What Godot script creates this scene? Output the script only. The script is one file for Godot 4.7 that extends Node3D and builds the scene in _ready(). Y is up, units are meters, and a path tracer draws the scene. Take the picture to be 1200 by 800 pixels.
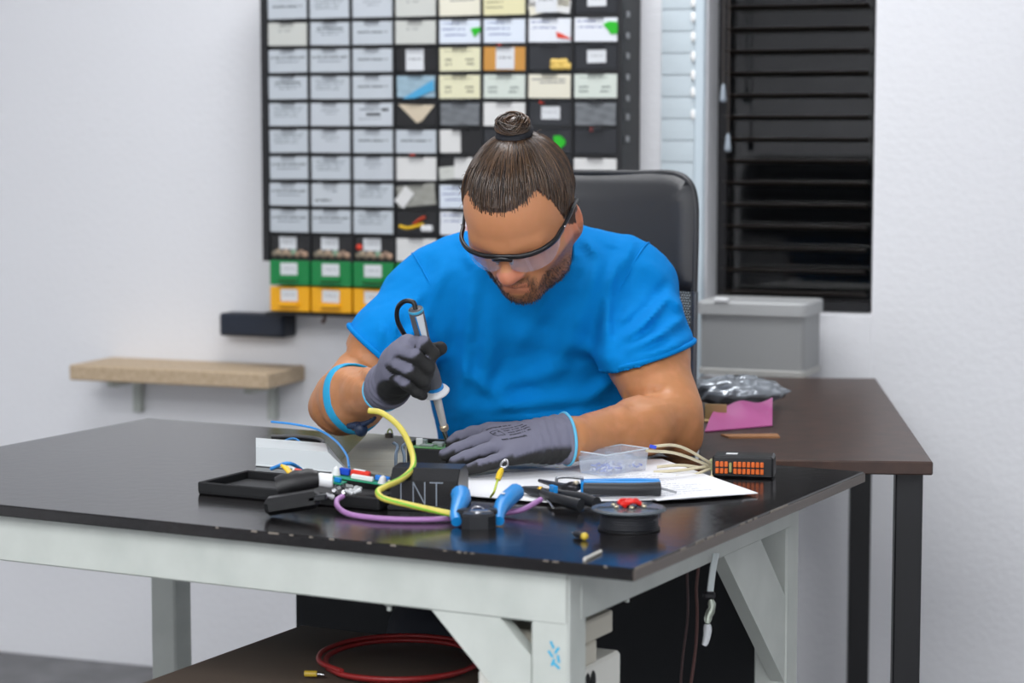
extends Node3D
# A man at a workbench soldering a small board, parts cabinets behind him.

const F := 2628.0            # focal length in pixels of the 1200 x 800 frame
const PITCH := 0.09685
const CAM := Vector3(0, 1.24, 0)
const YT := 0.4829           # turn of the workbench
const YW := 0.3654           # turn of the back wall
const TOP := 0.75            # height of the bench top

var TX := Vector3(cos(YT), 0, sin(YT))
var TZ := Vector3(sin(YT), 0, -cos(YT))
var WX := Vector3(cos(YW), 0, sin(YW))
var WN := Vector3(-sin(YW), 0, cos(YW))
var W0 := Vector3(0, 0, -4.6)
var CORNER := Vector3(0.1341, TOP, -2.4458)
var M := {}
var taken := {}
var rng := RandomNumberGenerator.new()

# ---------------------------------------------------------------- pixels to places
func ray(px: float, py: float) -> Vector3:
	return Vector3((px - 600.0) / F, -(py - 400.0) / F, -1.0).rotated(Vector3.RIGHT, -PITCH)
func P(px: float, py: float, d: float) -> Vector3:
	return CAM + ray(px, py) * d
func PT(px: float, py: float, h := TOP) -> Vector3:      # where a pixel's ray meets the bench top (or a height)
	var r := ray(px, py)
	return CAM + r * ((h - CAM.y) / r.y)
func PW(px: float, py: float, off := 0.0) -> Vector2:    # where it meets the front of the cabinets: (along, up)
	var r := ray(px, py)
	var t := (W0 + WN * off - CAM).dot(WN) / r.dot(WN)
	var p := CAM + r * t
	return Vector2((p - W0).dot(WX), p.y)
func wpos(u: float, v: float, w: float) -> Vector3:
	return W0 + WX * u + Vector3(0, v, 0) + WN * w
func tpos(x: float, y: float, z: float) -> Vector3:      # bench axes: x along the front edge, z towards the front
	return CORNER + TX * x - TZ * z + Vector3(0, y, 0)

# ---------------------------------------------------------------- mesh building
class MB:
	var v := PackedVector3Array()
	var n := PackedVector3Array()
	var uv := PackedVector2Array()
	var c := PackedColorArray()
	var idx := PackedInt32Array()
	var col := Color.WHITE
	func add(p: Vector3, nn: Vector3, t := Vector2.ZERO) -> int:
		v.append(p); n.append(nn); uv.append(t); c.append(col)
		return v.size() - 1
	func face(i: int, j: int, k: int) -> void:
		var g := (v[j] - v[i]).cross(v[k] - v[i])
		if g.dot(n[i] + n[j] + n[k]) > 0.0:
			idx.append(i); idx.append(k); idx.append(j)
		else:
			idx.append(i); idx.append(j); idx.append(k)
	func poly(pts: Array, nn: Vector3) -> void:
		var base := v.size()
		for p in pts: add(p, nn)
		for i in range(1, pts.size() - 1): face(base, base + i, base + i + 1)
	func box(ctr: Vector3, size: Vector3, b := 0.002, bs := Basis()) -> MB:
		var h := size * 0.5
		b = minf(b, minf(h.x, minf(h.y, h.z)) * 0.9)
		var q := h - Vector3(b, b, b)
		for s in [-1.0, 1.0]:
			poly([ctr + bs * Vector3(s * h.x, -q.y, -q.z), ctr + bs * Vector3(s * h.x, q.y, -q.z), ctr + bs * Vector3(s * h.x, q.y, q.z), ctr + bs * Vector3(s * h.x, -q.y, q.z)], bs * Vector3(s, 0, 0))
			poly([ctr + bs * Vector3(-q.x, s * h.y, -q.z), ctr + bs * Vector3(q.x, s * h.y, -q.z), ctr + bs * Vector3(q.x, s * h.y, q.z), ctr + bs * Vector3(-q.x, s * h.y, q.z)], bs * Vector3(0, s, 0))
			poly([ctr + bs * Vector3(-q.x, -q.y, s * h.z), ctr + bs * Vector3(q.x, -q.y, s * h.z), ctr + bs * Vector3(q.x, q.y, s * h.z), ctr + bs * Vector3(-q.x, q.y, s * h.z)], bs * Vector3(0, 0, s))
			for t in [-1.0, 1.0]:
				poly([ctr + bs * Vector3(s * h.x, t * q.y, -q.z), ctr + bs * Vector3(s * h.x, t * q.y, q.z), ctr + bs * Vector3(s * q.x, t * h.y, q.z), ctr + bs * Vector3(s * q.x, t * h.y, -q.z)], bs * Vector3(s, t, 0).normalized())
				poly([ctr + bs * Vector3(s * h.x, -q.y, t * q.z), ctr + bs * Vector3(s * h.x, q.y, t * q.z), ctr + bs * Vector3(s * q.x, q.y, t * h.z), ctr + bs * Vector3(s * q.x, -q.y, t * h.z)], bs * Vector3(s, 0, t).normalized())
				poly([ctr + bs * Vector3(-q.x, s * h.y, t * q.z), ctr + bs * Vector3(q.x, s * h.y, t * q.z), ctr + bs * Vector3(q.x, s * q.y, t * h.z), ctr + bs * Vector3(-q.x, s * q.y, t * h.z)], bs * Vector3(0, s, t).normalized())
				for w in [-1.0, 1.0]:
					poly([ctr + bs * Vector3(s * h.x, t * q.y, w * q.z), ctr + bs * Vector3(s * q.x, t * h.y, w * q.z), ctr + bs * Vector3(s * q.x, t * q.y, w * h.z)], bs * Vector3(s, t, w).normalized())
		return self
	func tube(pts: PackedVector3Array, rad, sides := 10, cols := [], caps := true, flat := 1.0, up := Vector3.ZERO, closed := false) -> MB:
		var m := pts.size()
		var t := (pts[1] - pts[0]).normalized()
		var x := up if up != Vector3.ZERO else (Vector3.UP if absf(t.y) < 0.9 else Vector3.RIGHT)
		x = (x - t * x.dot(t)).normalized()
		var base := v.size()
		var rings := m + (1 if closed else 0)
		for i in rings:
			var at := i % m
			var a := pts[(at - 1 + m) % m] if (at > 0 or closed) else pts[at]
			var b := pts[(at + 1) % m] if (at < m - 1 or closed) else pts[at]
			t = (b - a).normalized()
			if up != Vector3.ZERO: x = up
			x = (x - t * x.dot(t)).normalized()
			var y := t.cross(x)
			var r: float = rad if rad is float else rad[at]
			if cols.size(): col = cols[at % cols.size()]
			for s in sides + 1:
				var an := TAU * s / sides
				add(pts[at] + x * cos(an) * r + y * sin(an) * r * flat, (x * cos(an) * flat + y * sin(an)).normalized(), Vector2(float(s) / sides, float(i) / (rings - 1)))
		for i in rings - 1:
			for s in sides:
				var p := base + i * (sides + 1) + s
				face(p, p + 1, p + sides + 2)
				face(p, p + sides + 2, p + sides + 1)
		if caps and not closed:
			for e in [0, m - 1]:
				var nn := (pts[0] - pts[1]).normalized() if e == 0 else (pts[m - 1] - pts[m - 2]).normalized()
				var ring := []
				for s in sides: ring.append(v[base + e * (sides + 1) + s])
				poly(ring, nn)
		return self
	func lathe(prof: Array, seg := 24, xf := Transform3D(), smooth := false) -> MB:
		for i in prof.size() - 1:
			var a: Vector2 = prof[i]
			var b: Vector2 = prof[i + 1]
			if a.distance_to(b) < 1e-6: continue
			var nr := Vector2(b.y - a.y, a.x - b.x).normalized()
			var na := nr
			var nb := nr
			if smooth:
				if i > 0:
					var z: Vector2 = prof[i - 1]
					na = (nr + Vector2(a.y - z.y, z.x - a.x).normalized()).normalized()
				if i < prof.size() - 2:
					var z2: Vector2 = prof[i + 2]
					nb = (nr + Vector2(z2.y - b.y, b.x - z2.x).normalized()).normalized()
			var base := v.size()
			for s in seg + 1:
				var an := TAU * s / seg
				var d := Vector3(cos(an), 0, sin(an))
				add(xf * (d * a.x + Vector3(0, a.y, 0)), xf.basis * (d * na.x + Vector3(0, na.y, 0)), Vector2(float(s) / seg, 0))
				add(xf * (d * b.x + Vector3(0, b.y, 0)), xf.basis * (d * nb.x + Vector3(0, nb.y, 0)), Vector2(float(s) / seg, 1))
			for s in seg:
				var p := base + s * 2
				face(p, p + 1, p + 3)
				face(p, p + 3, p + 2)
		return self
	func prism(pts: PackedVector2Array, h0: float, h1: float, xf := Transform3D(), b := 0.0) -> MB:
		# outline in the local x-z plane, from height h0 to h1; b bevels the top rim
		var m := pts.size()
		var area := 0.0
		for i in m: area += pts[i].cross(pts[(i + 1) % m])
		var sg := 1.0 if area > 0 else -1.0
		var ins := PackedVector2Array()
		for i in m:
			var e0 := (pts[i] - pts[(i - 1 + m) % m]).normalized()
			var e1 := (pts[(i + 1) % m] - pts[i]).normalized()
			var n0 := Vector2(-e0.y, e0.x) * sg
			var n1 := Vector2(-e1.y, e1.x) * sg
			ins.append(pts[i] + (n0 + n1).normalized() * b)
		var tr := Geometry2D.triangulate_polygon(ins)
		for lev in 2:
			var base := v.size()
			var src := ins if lev == 1 else pts
			var nn := xf.basis * (Vector3.UP if lev == 1 else Vector3.DOWN)
			for q in src: add(xf * Vector3(q.x, h1 if lev == 1 else h0, q.y), nn, q)
			for i in range(0, tr.size(), 3): face(base + tr[i], base + tr[i + 1], base + tr[i + 2])
		for i in m:
			var j := (i + 1) % m
			var e := (pts[j] - pts[i]).normalized()
			var o := Vector2(e.y, -e.x) * sg
			var nn := xf.basis * Vector3(o.x, 0, o.y)
			poly([xf * Vector3(pts[i].x, h0, pts[i].y), xf * Vector3(pts[j].x, h0, pts[j].y), xf * Vector3(pts[j].x, h1 - b, pts[j].y), xf * Vector3(pts[i].x, h1 - b, pts[i].y)], nn)
			if b > 0.0:
				poly([xf * Vector3(pts[i].x, h1 - b, pts[i].y), xf * Vector3(pts[j].x, h1 - b, pts[j].y), xf * Vector3(ins[j].x, h1, ins[j].y), xf * Vector3(ins[i].x, h1, ins[i].y)], (nn + xf.basis * Vector3.UP).normalized())
		return self
	func sheet(f: Callable, nu: int, nv: int, thick := 0.0) -> MB:
		# a smooth sheet f(s, t) with s, t in 0..1, as thick as asked
		var g: Array[Vector3] = []
		for j in nv + 1:
			for i in nu + 1: g.append(f.call(float(i) / nu, float(j) / nv))
		var w := nu + 1
		var nor: Array[Vector3] = []
		for j in nv + 1:
			for i in w:
				var du := g[j * w + mini(i + 1, nu)] - g[j * w + maxi(i - 1, 0)]
				var dv := g[mini(j + 1, nv) * w + i] - g[maxi(j - 1, 0) * w + i]
				nor.append(du.cross(dv).normalized())
		for side in (2 if thick > 0.0 else 1):
			var base := v.size()
			var sg := 1.0 if side == 0 else -1.0
			for j in nv + 1:
				for i in w: add(g[j * w + i] + nor[j * w + i] * thick * 0.5 * sg, nor[j * w + i] * sg, Vector2(float(i) / nu, float(j) / nv))
			for j in nv:
				for i in nu:
					var p := base + j * w + i
					face(p, p + 1, p + w + 1)
					face(p, p + w + 1, p + w)
		if thick > 0.0:
			var rim := []
			for i in nu + 1: rim.append(i)
			for j in range(1, nv + 1): rim.append(j * w + nu)
			for i in range(nu - 1, -1, -1): rim.append(nv * w + i)
			for j in range(nv - 1, 0, -1): rim.append(j * w)
			var ctr := g[(nv / 2) * w + nu / 2]
			for q in rim.size():
				var a: int = rim[q]
				var b: int = rim[(q + 1) % rim.size()]
				var nn := (g[b] - g[a]).cross(nor[a]).normalized()
				if nn.dot(g[a] - ctr) < 0: nn = -nn
				poly([g[a] + nor[a] * thick * 0.5, g[b] + nor[b] * thick * 0.5, g[b] - nor[b] * thick * 0.5, g[a] - nor[a] * thick * 0.5], nn)
		return self
	func card(w: float, h: float, t: float) -> MB:
		# a thin card facing +z with its print on the front
		box(Vector3(0, 0, -t * 0.5), Vector3(w, h, t), 0.0002)
		var base := v.size()
		for q in [Vector2(0, 0), Vector2(1, 0), Vector2(1, 1), Vector2(0, 1)]:
			add(Vector3((q.x - 0.5) * w, (0.5 - q.y) * h, 0.0003), Vector3(0, 0, 1), q)
		face(base, base + 1, base + 2)
		face(base, base + 2, base + 3)
		return self
	func ball(ctr: Vector3, r: Vector3, seg := 12, bs := Basis()) -> MB:
		var base := v.size()
		var rows := seg / 2
		for j in rows + 1:
			for i in seg + 1:
				var a := TAU * i / seg
				var b := PI * j / rows
				var d := Vector3(sin(b) * cos(a), cos(b), sin(b) * sin(a))
				add(ctr + bs * (d * r), bs * (d / r).normalized(), Vector2(float(i) / seg, float(j) / rows))
		for j in rows:
			for i in seg:
				var p := base + j * (seg + 1) + i
				if j > 0: face(p, p + 1, p + seg + 2)
				if j < rows - 1: face(p, p + seg + 2, p + seg + 1)
		return self
	func mesh() -> ArrayMesh:
		var a := []
		a.resize(Mesh.ARRAY_MAX)
		a[Mesh.ARRAY_VERTEX] = v; a[Mesh.ARRAY_NORMAL] = n; a[Mesh.ARRAY_TEX_UV] = uv; a[Mesh.ARRAY_COLOR] = c; a[Mesh.ARRAY_INDEX] = idx
		var m := ArrayMesh.new()
		m.add_surface_from_arrays(Mesh.PRIMITIVE_TRIANGLES, a)
		return m

# a field of tapered capsules and ellipsoids joined by a smooth minimum
class Field:
	var a := PackedVector3Array()
	var ba := PackedVector3Array()
	var inv := PackedFloat32Array()
	var ra := PackedFloat32Array()
	var dr := PackedFloat32Array()
	var kk := PackedFloat32Array()
	var el := PackedByteArray()
	var act := PackedInt32Array()
	var mod = null
	var extra: Array = []          # further fields that mod joins to this one
	func cap(p: Vector3, q: Vector3, r0: float, r1: float, k := 0.03) -> Field:
		a.append(p); ba.append(q - p); inv.append(1.0 / maxf((q - p).length_squared(), 1e-9)); ra.append(r0); dr.append(r1 - r0); kk.append(k); el.append(0); act.append(act.size())
		return self
	func ell(ctr: Vector3, r: Vector3, k := 0.02) -> Field:
		a.append(ctr); ba.append(r); inv.append(0); ra.append(0); dr.append(0); kk.append(k); el.append(1); act.append(act.size())
		return self
	func one(i: int, p: Vector3) -> float:
		var pa := p - a[i]
		if el[i]:
			var r := ba[i]
			var q := pa / r
			var k1 := (q / r).length()
			var k0 := q.length()
			return k0 * (k0 - 1.0) / maxf(k1, 1e-6)
		var h := clampf(pa.dot(ba[i]) * inv[i], 0.0, 1.0)
		return (pa - ba[i] * h).length() - ra[i] - dr[i] * h
	func focus(ctr: Vector3, rad: float) -> void:
		act.clear()
		var ds := PackedFloat32Array()
		var best := 1e9
		for i in a.size():
			var d := one(i, ctr)
			ds.append(d)
			best = minf(best, d)
		for i in a.size():
			if ds[i] < best + rad * 2.0 + kk[i] + 0.004: act.append(i)
	func all() -> void:
		act.clear()
		for i in a.size(): act.append(i)
	func raw(p: Vector3) -> float:
		var res := 10.0
		for i in act:
			var d := one(i, p)
			var k := kk[i]
			var t := maxf(k - absf(res - d), 0.0) / k
			res = minf(res, d) - t * t * k * 0.25
		return res
	func at(p: Vector3) -> float:
		var d := raw(p)
		return mod.call(p, d) if mod != null else d
	# surface nets over the box lo..hi, added to MB m; paint(p, n) gives vertex colours
	func nets(m: MB, lo: Vector3, hi: Vector3, cell: float, paint = null, xf := Transform3D(), pad := 0.0) -> void:
		const B := 4
		var nb := Vector3i(((hi - lo) / (cell * B)).ceil())
		var nx := nb.x * B
		var ny := nb.y * B
		var nz := nb.z * B
		var sx := nx + 1
		var sxy := sx * (ny + 1)
		var val := PackedFloat32Array()
		val.resize(sxy * (nz + 1))
		val.fill(1e6)
		var vid := PackedInt32Array()
		vid.resize(sxy * (nz + 1))
		vid.fill(-1)
		var off := PackedInt32Array([0, 1, sx, sx + 1, sxy, sxy + 1, sxy + sx, sxy + sx + 1])
		var cells := PackedInt32Array()
		var base := m.v.size()
		var half := cell * B * 0.5
		var reach := half * 1.75 + 0.002 + pad
		var ex := PackedInt32Array([0, 1, 2, 3, 4, 5, 6, 7, 0, 2, 1, 3, 4, 6, 5, 7, 0, 4, 1, 5, 2, 6, 3, 7])
		for bz in nb.z:
			for by in nb.y:
				for bx in nb.x:
					var ctr := lo + Vector3(bx * B + 2, by * B + 2, bz * B + 2) * cell
					focus(ctr, reach)
					var far := raw(ctr)
					for e in extra: far = minf(far, e.raw(ctr))
					if absf(far) > reach * 1.3: continue
					for k in range(bz * B, bz * B + B):
						for j in range(by * B, by * B + B):
							var at0 := bx * B + j * sx + k * sxy
							for i in range(bx * B, bx * B + B):
								var neg := 0
								var d8 := PackedFloat32Array([0, 0, 0, 0, 0, 0, 0, 0])
								for q in 8:
									var w := at0 + off[q]
									var d := val[w]
									if d > 9e5:
										d = at(lo + Vector3(i + (q & 1), j + ((q >> 1) & 1), k + (q >> 2)) * cell)
										val[w] = d
									d8[q] = d
									if d < 0.0: neg += 1
								if neg > 0 and neg < 8:
									var s := Vector3.ZERO
									var cnt := 0
									for e in 12:
										var e0 := ex[e * 2]
										var e1 := ex[e * 2 + 1]
										if (d8[e0] < 0.0) != (d8[e1] < 0.0):
											var t := d8[e0] / (d8[e0] - d8[e1])
											var p0 := Vector3(e0 & 1, (e0 >> 1) & 1, e0 >> 2)
											var p1 := Vector3(e1 & 1, (e1 >> 1) & 1, e1 >> 2)
											s += p0.lerp(p1, t)
											cnt += 1
									vid[at0] = m.v.size()
									m.v.append(lo + (Vector3(i, j, k) + s / cnt) * cell)
									m.n.append(Vector3.ZERO)
									cells.append(at0)
								at0 += 1
		for at1 in cells:
			var d0 := val[at1]
			for ax in 3:
				var st: int = [1, sx, sxy][ax]
				var d1 := val[at1 + st]
				if (d0 < 0.0) == (d1 < 0.0): continue
				var u: int = [sx, sxy, 1][ax]
				var w: int = [sxy, 1, sx][ax]
				if at1 - u - w < 0: continue
				var a0 := vid[at1]
				var a1 := vid[at1 - u]
				var a2 := vid[at1 - u - w]
				var a3 := vid[at1 - w]
				if a1 < 0 or a2 < 0 or a3 < 0: continue
				if d0 < 0.0:
					var tmp := a1
					a1 = a3
					a3 = tmp
				# clockwise seen from outside
				for tri in [[a0, a1, a2], [a0, a2, a3]]:
					var g := (m.v[tri[2]] - m.v[tri[0]]).cross(m.v[tri[1]] - m.v[tri[0]])
					for q in 3:
						m.n[tri[q]] += g
						m.idx.append(tri[q])
		for i in range(base, m.v.size()):
			var nn := m.n[i].normalized()
			var p := m.v[i]
			m.c.append(paint.call(p, nn) if paint != null else m.col)
			m.uv.append(Vector2(p.x, p.y))
			m.v[i] = xf * p
			m.n[i] = xf.basis * nn

func smooth(pts: Array, per := 8, closed := false) -> PackedVector3Array:   # a Catmull-Rom curve through the points
	var out := PackedVector3Array()
	var m := pts.size()
	for i in (m if closed else m - 1):
		var p0: Vector3 = pts[(i - 1 + m) % m] if (i > 0 or closed) else pts[0] * 2.0 - pts[1]
		var p1: Vector3 = pts[i]
		var p2: Vector3 = pts[(i + 1) % m]
		var p3: Vector3 = pts[(i + 2) % m] if (i < m - 2 or closed) else pts[m - 1] * 2.0 - pts[m - 2]
		for s in per:
			var t := float(s) / per
			out.append(0.5 * (2.0 * p1 + (p2 - p0) * t + (2.0 * p0 - 5.0 * p1 + 4.0 * p2 - p3) * t * t + (3.0 * p1 - p0 - 3.0 * p2 + p3) * t * t * t))
	if not closed: out.append(pts[m - 1])
	return out

func rounded(w: float, h: float, r: float, seg := 4) -> PackedVector2Array:
	var o := PackedVector2Array()
	for q in 4:
		var cx := (w * 0.5 - r) * (1 if q == 0 or q == 3 else -1)
		var cy := (h * 0.5 - r) * (1 if q < 2 else -1)
		for s in seg + 1:
			var an := (q + float(s) / seg) * PI * 0.5
			o.append(Vector2(cx + cos(an) * r, cy + sin(an) * r))
	return o

# ---------------------------------------------------------------- nodes
func numbered(called: String) -> String:
	if not taken.has(called):
		taken[called] = 0
		return called
	taken[called] += 1
	return "%s_%03d" % [called, taken[called]]
func thing(called: String, label: String, category: String, at := Vector3.ZERO, turn := 0.0, group := "") -> Node3D:
	var o := Node3D.new()
	o.name = numbered(called)
	add_child(o)
	o.position = at
	o.rotation.y = turn
	o.set_meta("label", label)
	o.set_meta("category", category)
	if group: o.set_meta("group", group)
	return o
func obj(called: String, m, mt: Material, parent: Node3D, at := Vector3.ZERO) -> MeshInstance3D:
	var o := MeshInstance3D.new()
	o.name = called
	o.mesh = m.mesh() if m is MB else m
	o.material_override = mt
	parent.add_child(o, true)
	o.position = at
	return o
func solo(called: String, m, mt: Material, label: String, category: String, group := "") -> MeshInstance3D:
	var o := obj(numbered(called), m, mt, self)
	o.set_meta("label", label)
	o.set_meta("category", category)
	if group: o.set_meta("group", group)
	return o
func struct(called: String, m, mt: Material) -> MeshInstance3D:
	var o := obj(numbered(called), m, mt, self)
	o.set_meta("kind", "structure")
	return o
func mat(c: Color, rough := 0.6, metal := 0.0) -> StandardMaterial3D:
	var m := StandardMaterial3D.new()
	m.albedo_color = c
	m.roughness = rough
	m.metallic = metal
	return m
func rgb(r: int, g: int, b: int) -> Color:
	return Color8(r, g, b)
func lin(r: int, g: int, b: int) -> Color:
	return Color8(r, g, b).srgb_to_linear()
func noise_tex(freq: float, ramp: Array, seedn := 1, normal := false, size := 256, bump := 4.0) -> NoiseTexture2D:
	var fn := FastNoiseLite.new()
	fn.seed = seedn
	fn.frequency = freq
	fn.fractal_octaves = 4
	var t := NoiseTexture2D.new()
	t.width = size
	t.height = size
	t.seamless = true
	t.noise = fn
	if normal:
		t.as_normal_map = true
		t.bump_strength = bump
	else:
		var g := Gradient.new()
		var offs := PackedFloat32Array()
		var cs := PackedColorArray()
		for r in ramp:
			offs.append(r[0])
			cs.append(r[1])
		g.offsets = offs
		g.colors = cs
		t.color_ramp = g
	return t
func tri_map(m: StandardMaterial3D, scale: float, albedo: Texture2D = null, normal: Texture2D = null, strength := 0.4, world := false) -> StandardMaterial3D:
	m.uv1_triplanar = true
	m.uv1_world_triplanar = world
	m.uv1_scale = Vector3.ONE * scale
	if albedo: m.albedo_texture = albedo
	if normal:
		m.normal_enabled = true
		m.normal_texture = normal
		m.normal_scale = strength
	return m

# ---------------------------------------------------------------- camera, light, exposure
func set_stage() -> void:
	var cam := Camera3D.new()
	cam.name = "camera"
	add_child(cam)
	cam.position = CAM
	cam.rotation.x = -PITCH
	cam.fov = rad_to_deg(2.0 * atan(400.0 / F))
	cam.near = 0.05
	cam.far = 60.0
	var at := CameraAttributesPhysical.new()
	at.frustum_focal_length = 100.0
	at.exposure_aperture = 5.2
	at.frustum_focus_distance = 3.16
	cam.attributes = at
	cam.fov = rad_to_deg(2.0 * atan(400.0 / F))
	var env := Environment.new()
	env.background_mode = Environment.BG_COLOR
	env.background_color = Color(0.004, 0.006, 0.01)
	env.tonemap_mode = Environment.TONE_MAPPER_LINEAR
	env.tonemap_exposure = 1.5
	env.sdfgi_enabled = true
	env.ssao_enabled = true
	env.ssil_enabled = true
	var we := WorldEnvironment.new()
	we.name = "world_environment"
	we.environment = env
	add_child(we)
	# four ceiling panels
	lamp(Vector3(-1.75, 2.62, -0.9), 1.2, 1.2, 3.8, "square light panel on the ceiling over the aisle by the bench")
	lamp(Vector3(-0.75, 2.62, 1.2), 1.2, 1.2, 9.0, "added square light panel on the ceiling facing the bench front")  # unseen panel, added to light face and bench from the front
	lamp(Vector3(1.35, 2.62, -0.3), 1.2, 1.2, 1.4, "square light panel on the ceiling over the bench's free end")
	lamp(Vector3(-0.1, 2.62, -3.85), 1.2, 0.6, 1.7, "narrow light panel on the ceiling above the drawer cabinets")

func lamp(p: Vector3, w: float, d: float, energy: float, label: String) -> void:
	var t := thing("ceiling_light", label, "ceiling light", p, -YW, "ceiling light panels")
	var fr := MB.new()
	for s in [-1.0, 1.0]:
		fr.box(Vector3(s * (w * 0.5 + 0.012), 0.02, 0), Vector3(0.024, 0.04, d + 0.048))
		fr.box(Vector3(0, 0.02, s * (d * 0.5 + 0.012)), Vector3(w, 0.04, 0.024))
	obj("frame", fr, mat(rgb(225, 225, 225), 0.5), t)
	var dm := mat(rgb(250, 250, 248), 0.6)
	dm.emission_enabled = true
	dm.emission = Color(0.99, 0.99, 1.0)
	dm.emission_energy_multiplier = 1.2
	obj("diffuser", MB.new().box(Vector3(0, 0.02, 0), Vector3(w, 0.02, d), 0.001), dm, t)
	var l := AreaLight3D.new()
	l.name = "panel_light"
	l.area_size = Vector2(w, d)
	l.area_normalize_energy = true
	l.light_energy = energy
	l.light_color = Color(0.985, 0.99, 1.0)
	l.area_range = 9.0
	l.area_attenuation = 2.0
	l.shadow_enabled = true
	add_child(l)
	l.position = p - Vector3(0, 0.004, 0)
	l.rotation = Vector3(-PI / 2, -YW, 0)

func materials() -> void:
	M.wall = tri_map(mat(rgb(232, 233, 236), 0.85), 3.0, null, noise_tex(0.06, [], 3, true), 0.15)
	M.ceiling = mat(rgb(240, 240, 240), 0.9)
	M.floor = tri_map(mat(Color.WHITE, 0.55), 1.5, noise_tex(0.02, [[0.0, rgb(96, 96, 98)], [1.0, rgb(120, 120, 122)]], 5))
	M.black = mat(rgb(18, 19, 22), 0.42)
	M.black_soft = mat(rgb(22, 23, 26), 0.7)
	M.frame_black = mat(rgb(20, 21, 24), 0.5)
	M.smoke = mat(rgb(40, 42, 46), 0.22)
	M.dark_drawer = mat(rgb(18, 18, 20), 0.3)
	M.steel = tri_map(mat(Color.WHITE, 0.42), 2.5, noise_tex(0.015, [[0.0, rgb(178, 184, 178)], [0.5, rgb(186, 191, 185)], [1.0, rgb(192, 197, 191)]], 8))
	M.chrome = mat(rgb(205, 205, 208), 0.22, 1.0)
	M.grey_metal = mat(rgb(150, 152, 156), 0.35, 0.9)
	M.white_plastic = mat(rgb(225, 227, 228), 0.35)
	M.blue_tool = mat(rgb(18, 132, 206), 0.35)
	M.red = mat(rgb(205, 40, 32), 0.45)
	M.yellow = mat(rgb(232, 196, 40), 0.45)
	M.brass = mat(rgb(205, 165, 60), 0.3, 0.8)

func draw_text(im: Image, x0: int, x1: int, y: int, h: int, c: Color, r: RandomNumberGenerator) -> void:
	# a line of small unreadable marks, as the blurred print reads
	var x := x0
	while x < x1:
		var w := r.randi_range(2, 5)
		if r.randf() < 0.14:
			x += 4
			continue
		im.fill_rect(Rect2i(x, y + r.randi_range(0, 1), mini(w, x1 - x), h), c)
		x += w + 1

func card_mats() -> void:
	var r := RandomNumberGenerator.new()
	r.seed = 77
	var kinds := []
	for k in 16:
		var im := Image.create(128, 72, false, Image.FORMAT_RGB8)
		var bg := rgb(190, 197, 203)
		var ink := rgb(70, 78, 90)
		match k:
			0:
				im.fill(bg)
				draw_text(im, 22, 106, 16, 5, rgb(45, 50, 58), r)
				draw_text(im, 20, 110, 27, 3, ink, r)
				draw_text(im, 36, 92, 36, 3, ink, r)
			1:
				im.fill(bg)
				draw_text(im, 16, 112, 30, 5, rgb(50, 55, 62), r)
			2:
				im.fill(bg)
				for q in 4: draw_text(im, 14 + 4 * (q % 2), 112 - 6 * q, 12 + q * 9, 3, rgb(110, 118, 126), r)
			3:
				im.fill(rgb(192, 198, 204))
				draw_text(im, 34, 94, 22, 3, rgb(120, 126, 134), r)
				draw_text(im, 44, 84, 32, 3, rgb(120, 126, 134), r)
			4:
				im.fill(rgb(194, 200, 206))
				draw_text(im, 20, 90, 18, 4, ink, r)
				im.fill_rect(Rect2i(92, 17, 22, 8), rgb(20, 22, 26))
				im.fill_rect(Rect2i(42, 32, 46, 8), rgb(20, 22, 26))
				draw_text(im, 18, 90, 48, 3, rgb(110, 118, 126), r)
			5:
				im.fill(rgb(194, 200, 205))
				draw_text(im, 12, 64, 50, 6, rgb(40, 44, 50), r)
				draw_text(im, 54, 84, 22, 4, ink, r)
			6:
				im.fill(rgb(198, 200, 194))
				draw_text(im, 30, 76, 24, 3, rgb(110, 112, 116), r)
			7:  # cream card, hand written
				im.fill(rgb(222, 219, 186))
				draw_text(im, 14, 104, 8, 3, rgb(150, 146, 118), r)
				for q in 2:
					draw_text(im, 18, 38, 34 + q * 14, 5, rgb(70, 66, 52), r)
					draw_text(im, 82, 108, 34 + q * 14, 5, rgb(70, 66, 52), r)
			8:  # pale green card
				im.fill(rgb(206, 214, 205))
				draw_text(im, 14, 104, 8, 3, rgb(150, 160, 150), r)
				for q in 2:
					draw_text(im, 14, 42, 36 + q * 13, 5, rgb(86, 98, 96), r)
					draw_text(im, 78, 108, 36 + q * 13, 5, rgb(86, 98, 96), r)
			9, 10:  # blue ball pen on white
				im.fill(rgb(214, 222, 232) if k == 9 else rgb(222, 226, 232))
				draw_text(im, 8, 62, 8, 4, rgb(70, 84, 140), r)
				draw_text(im, 8, 84, 26, 4, rgb(70, 84, 140), r)
				if k == 9: draw_text(im, 8, 84, 44, 4, rgb(70, 84, 140), r)
			11:
				im.fill(rgb(222, 218, 200))
				draw_text(im, 10, 112, 12, 4, rgb(90, 92, 100), r)
				draw_text(im, 30, 112, 22, 4, rgb(90, 92, 100), r)
			12:  # small label
				im.fill(rgb(214, 217, 220))
				draw_text(im, 20, 108, 30, 6, rgb(110, 114, 120), r)
			13:
				im.fill(rgb(216, 216, 214))
			14:
				im.fill(bg)
				draw_text(im, 6, 120, 22, 5, rgb(60, 64, 72), r)
				draw_text(im, 24, 104, 36, 3, ink, r)
			15:
				im.fill(rgb(218, 212, 170))
				for q in 3: draw_text(im, 8, 60, 14 + q * 16, 4, rgb(110, 106, 84), r)
		var m := mat(Color.WHITE, 0.6)
		m.albedo_texture = ImageTexture.create_from_image(im)
		kinds.append(m)
	M.cards = kinds

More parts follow.
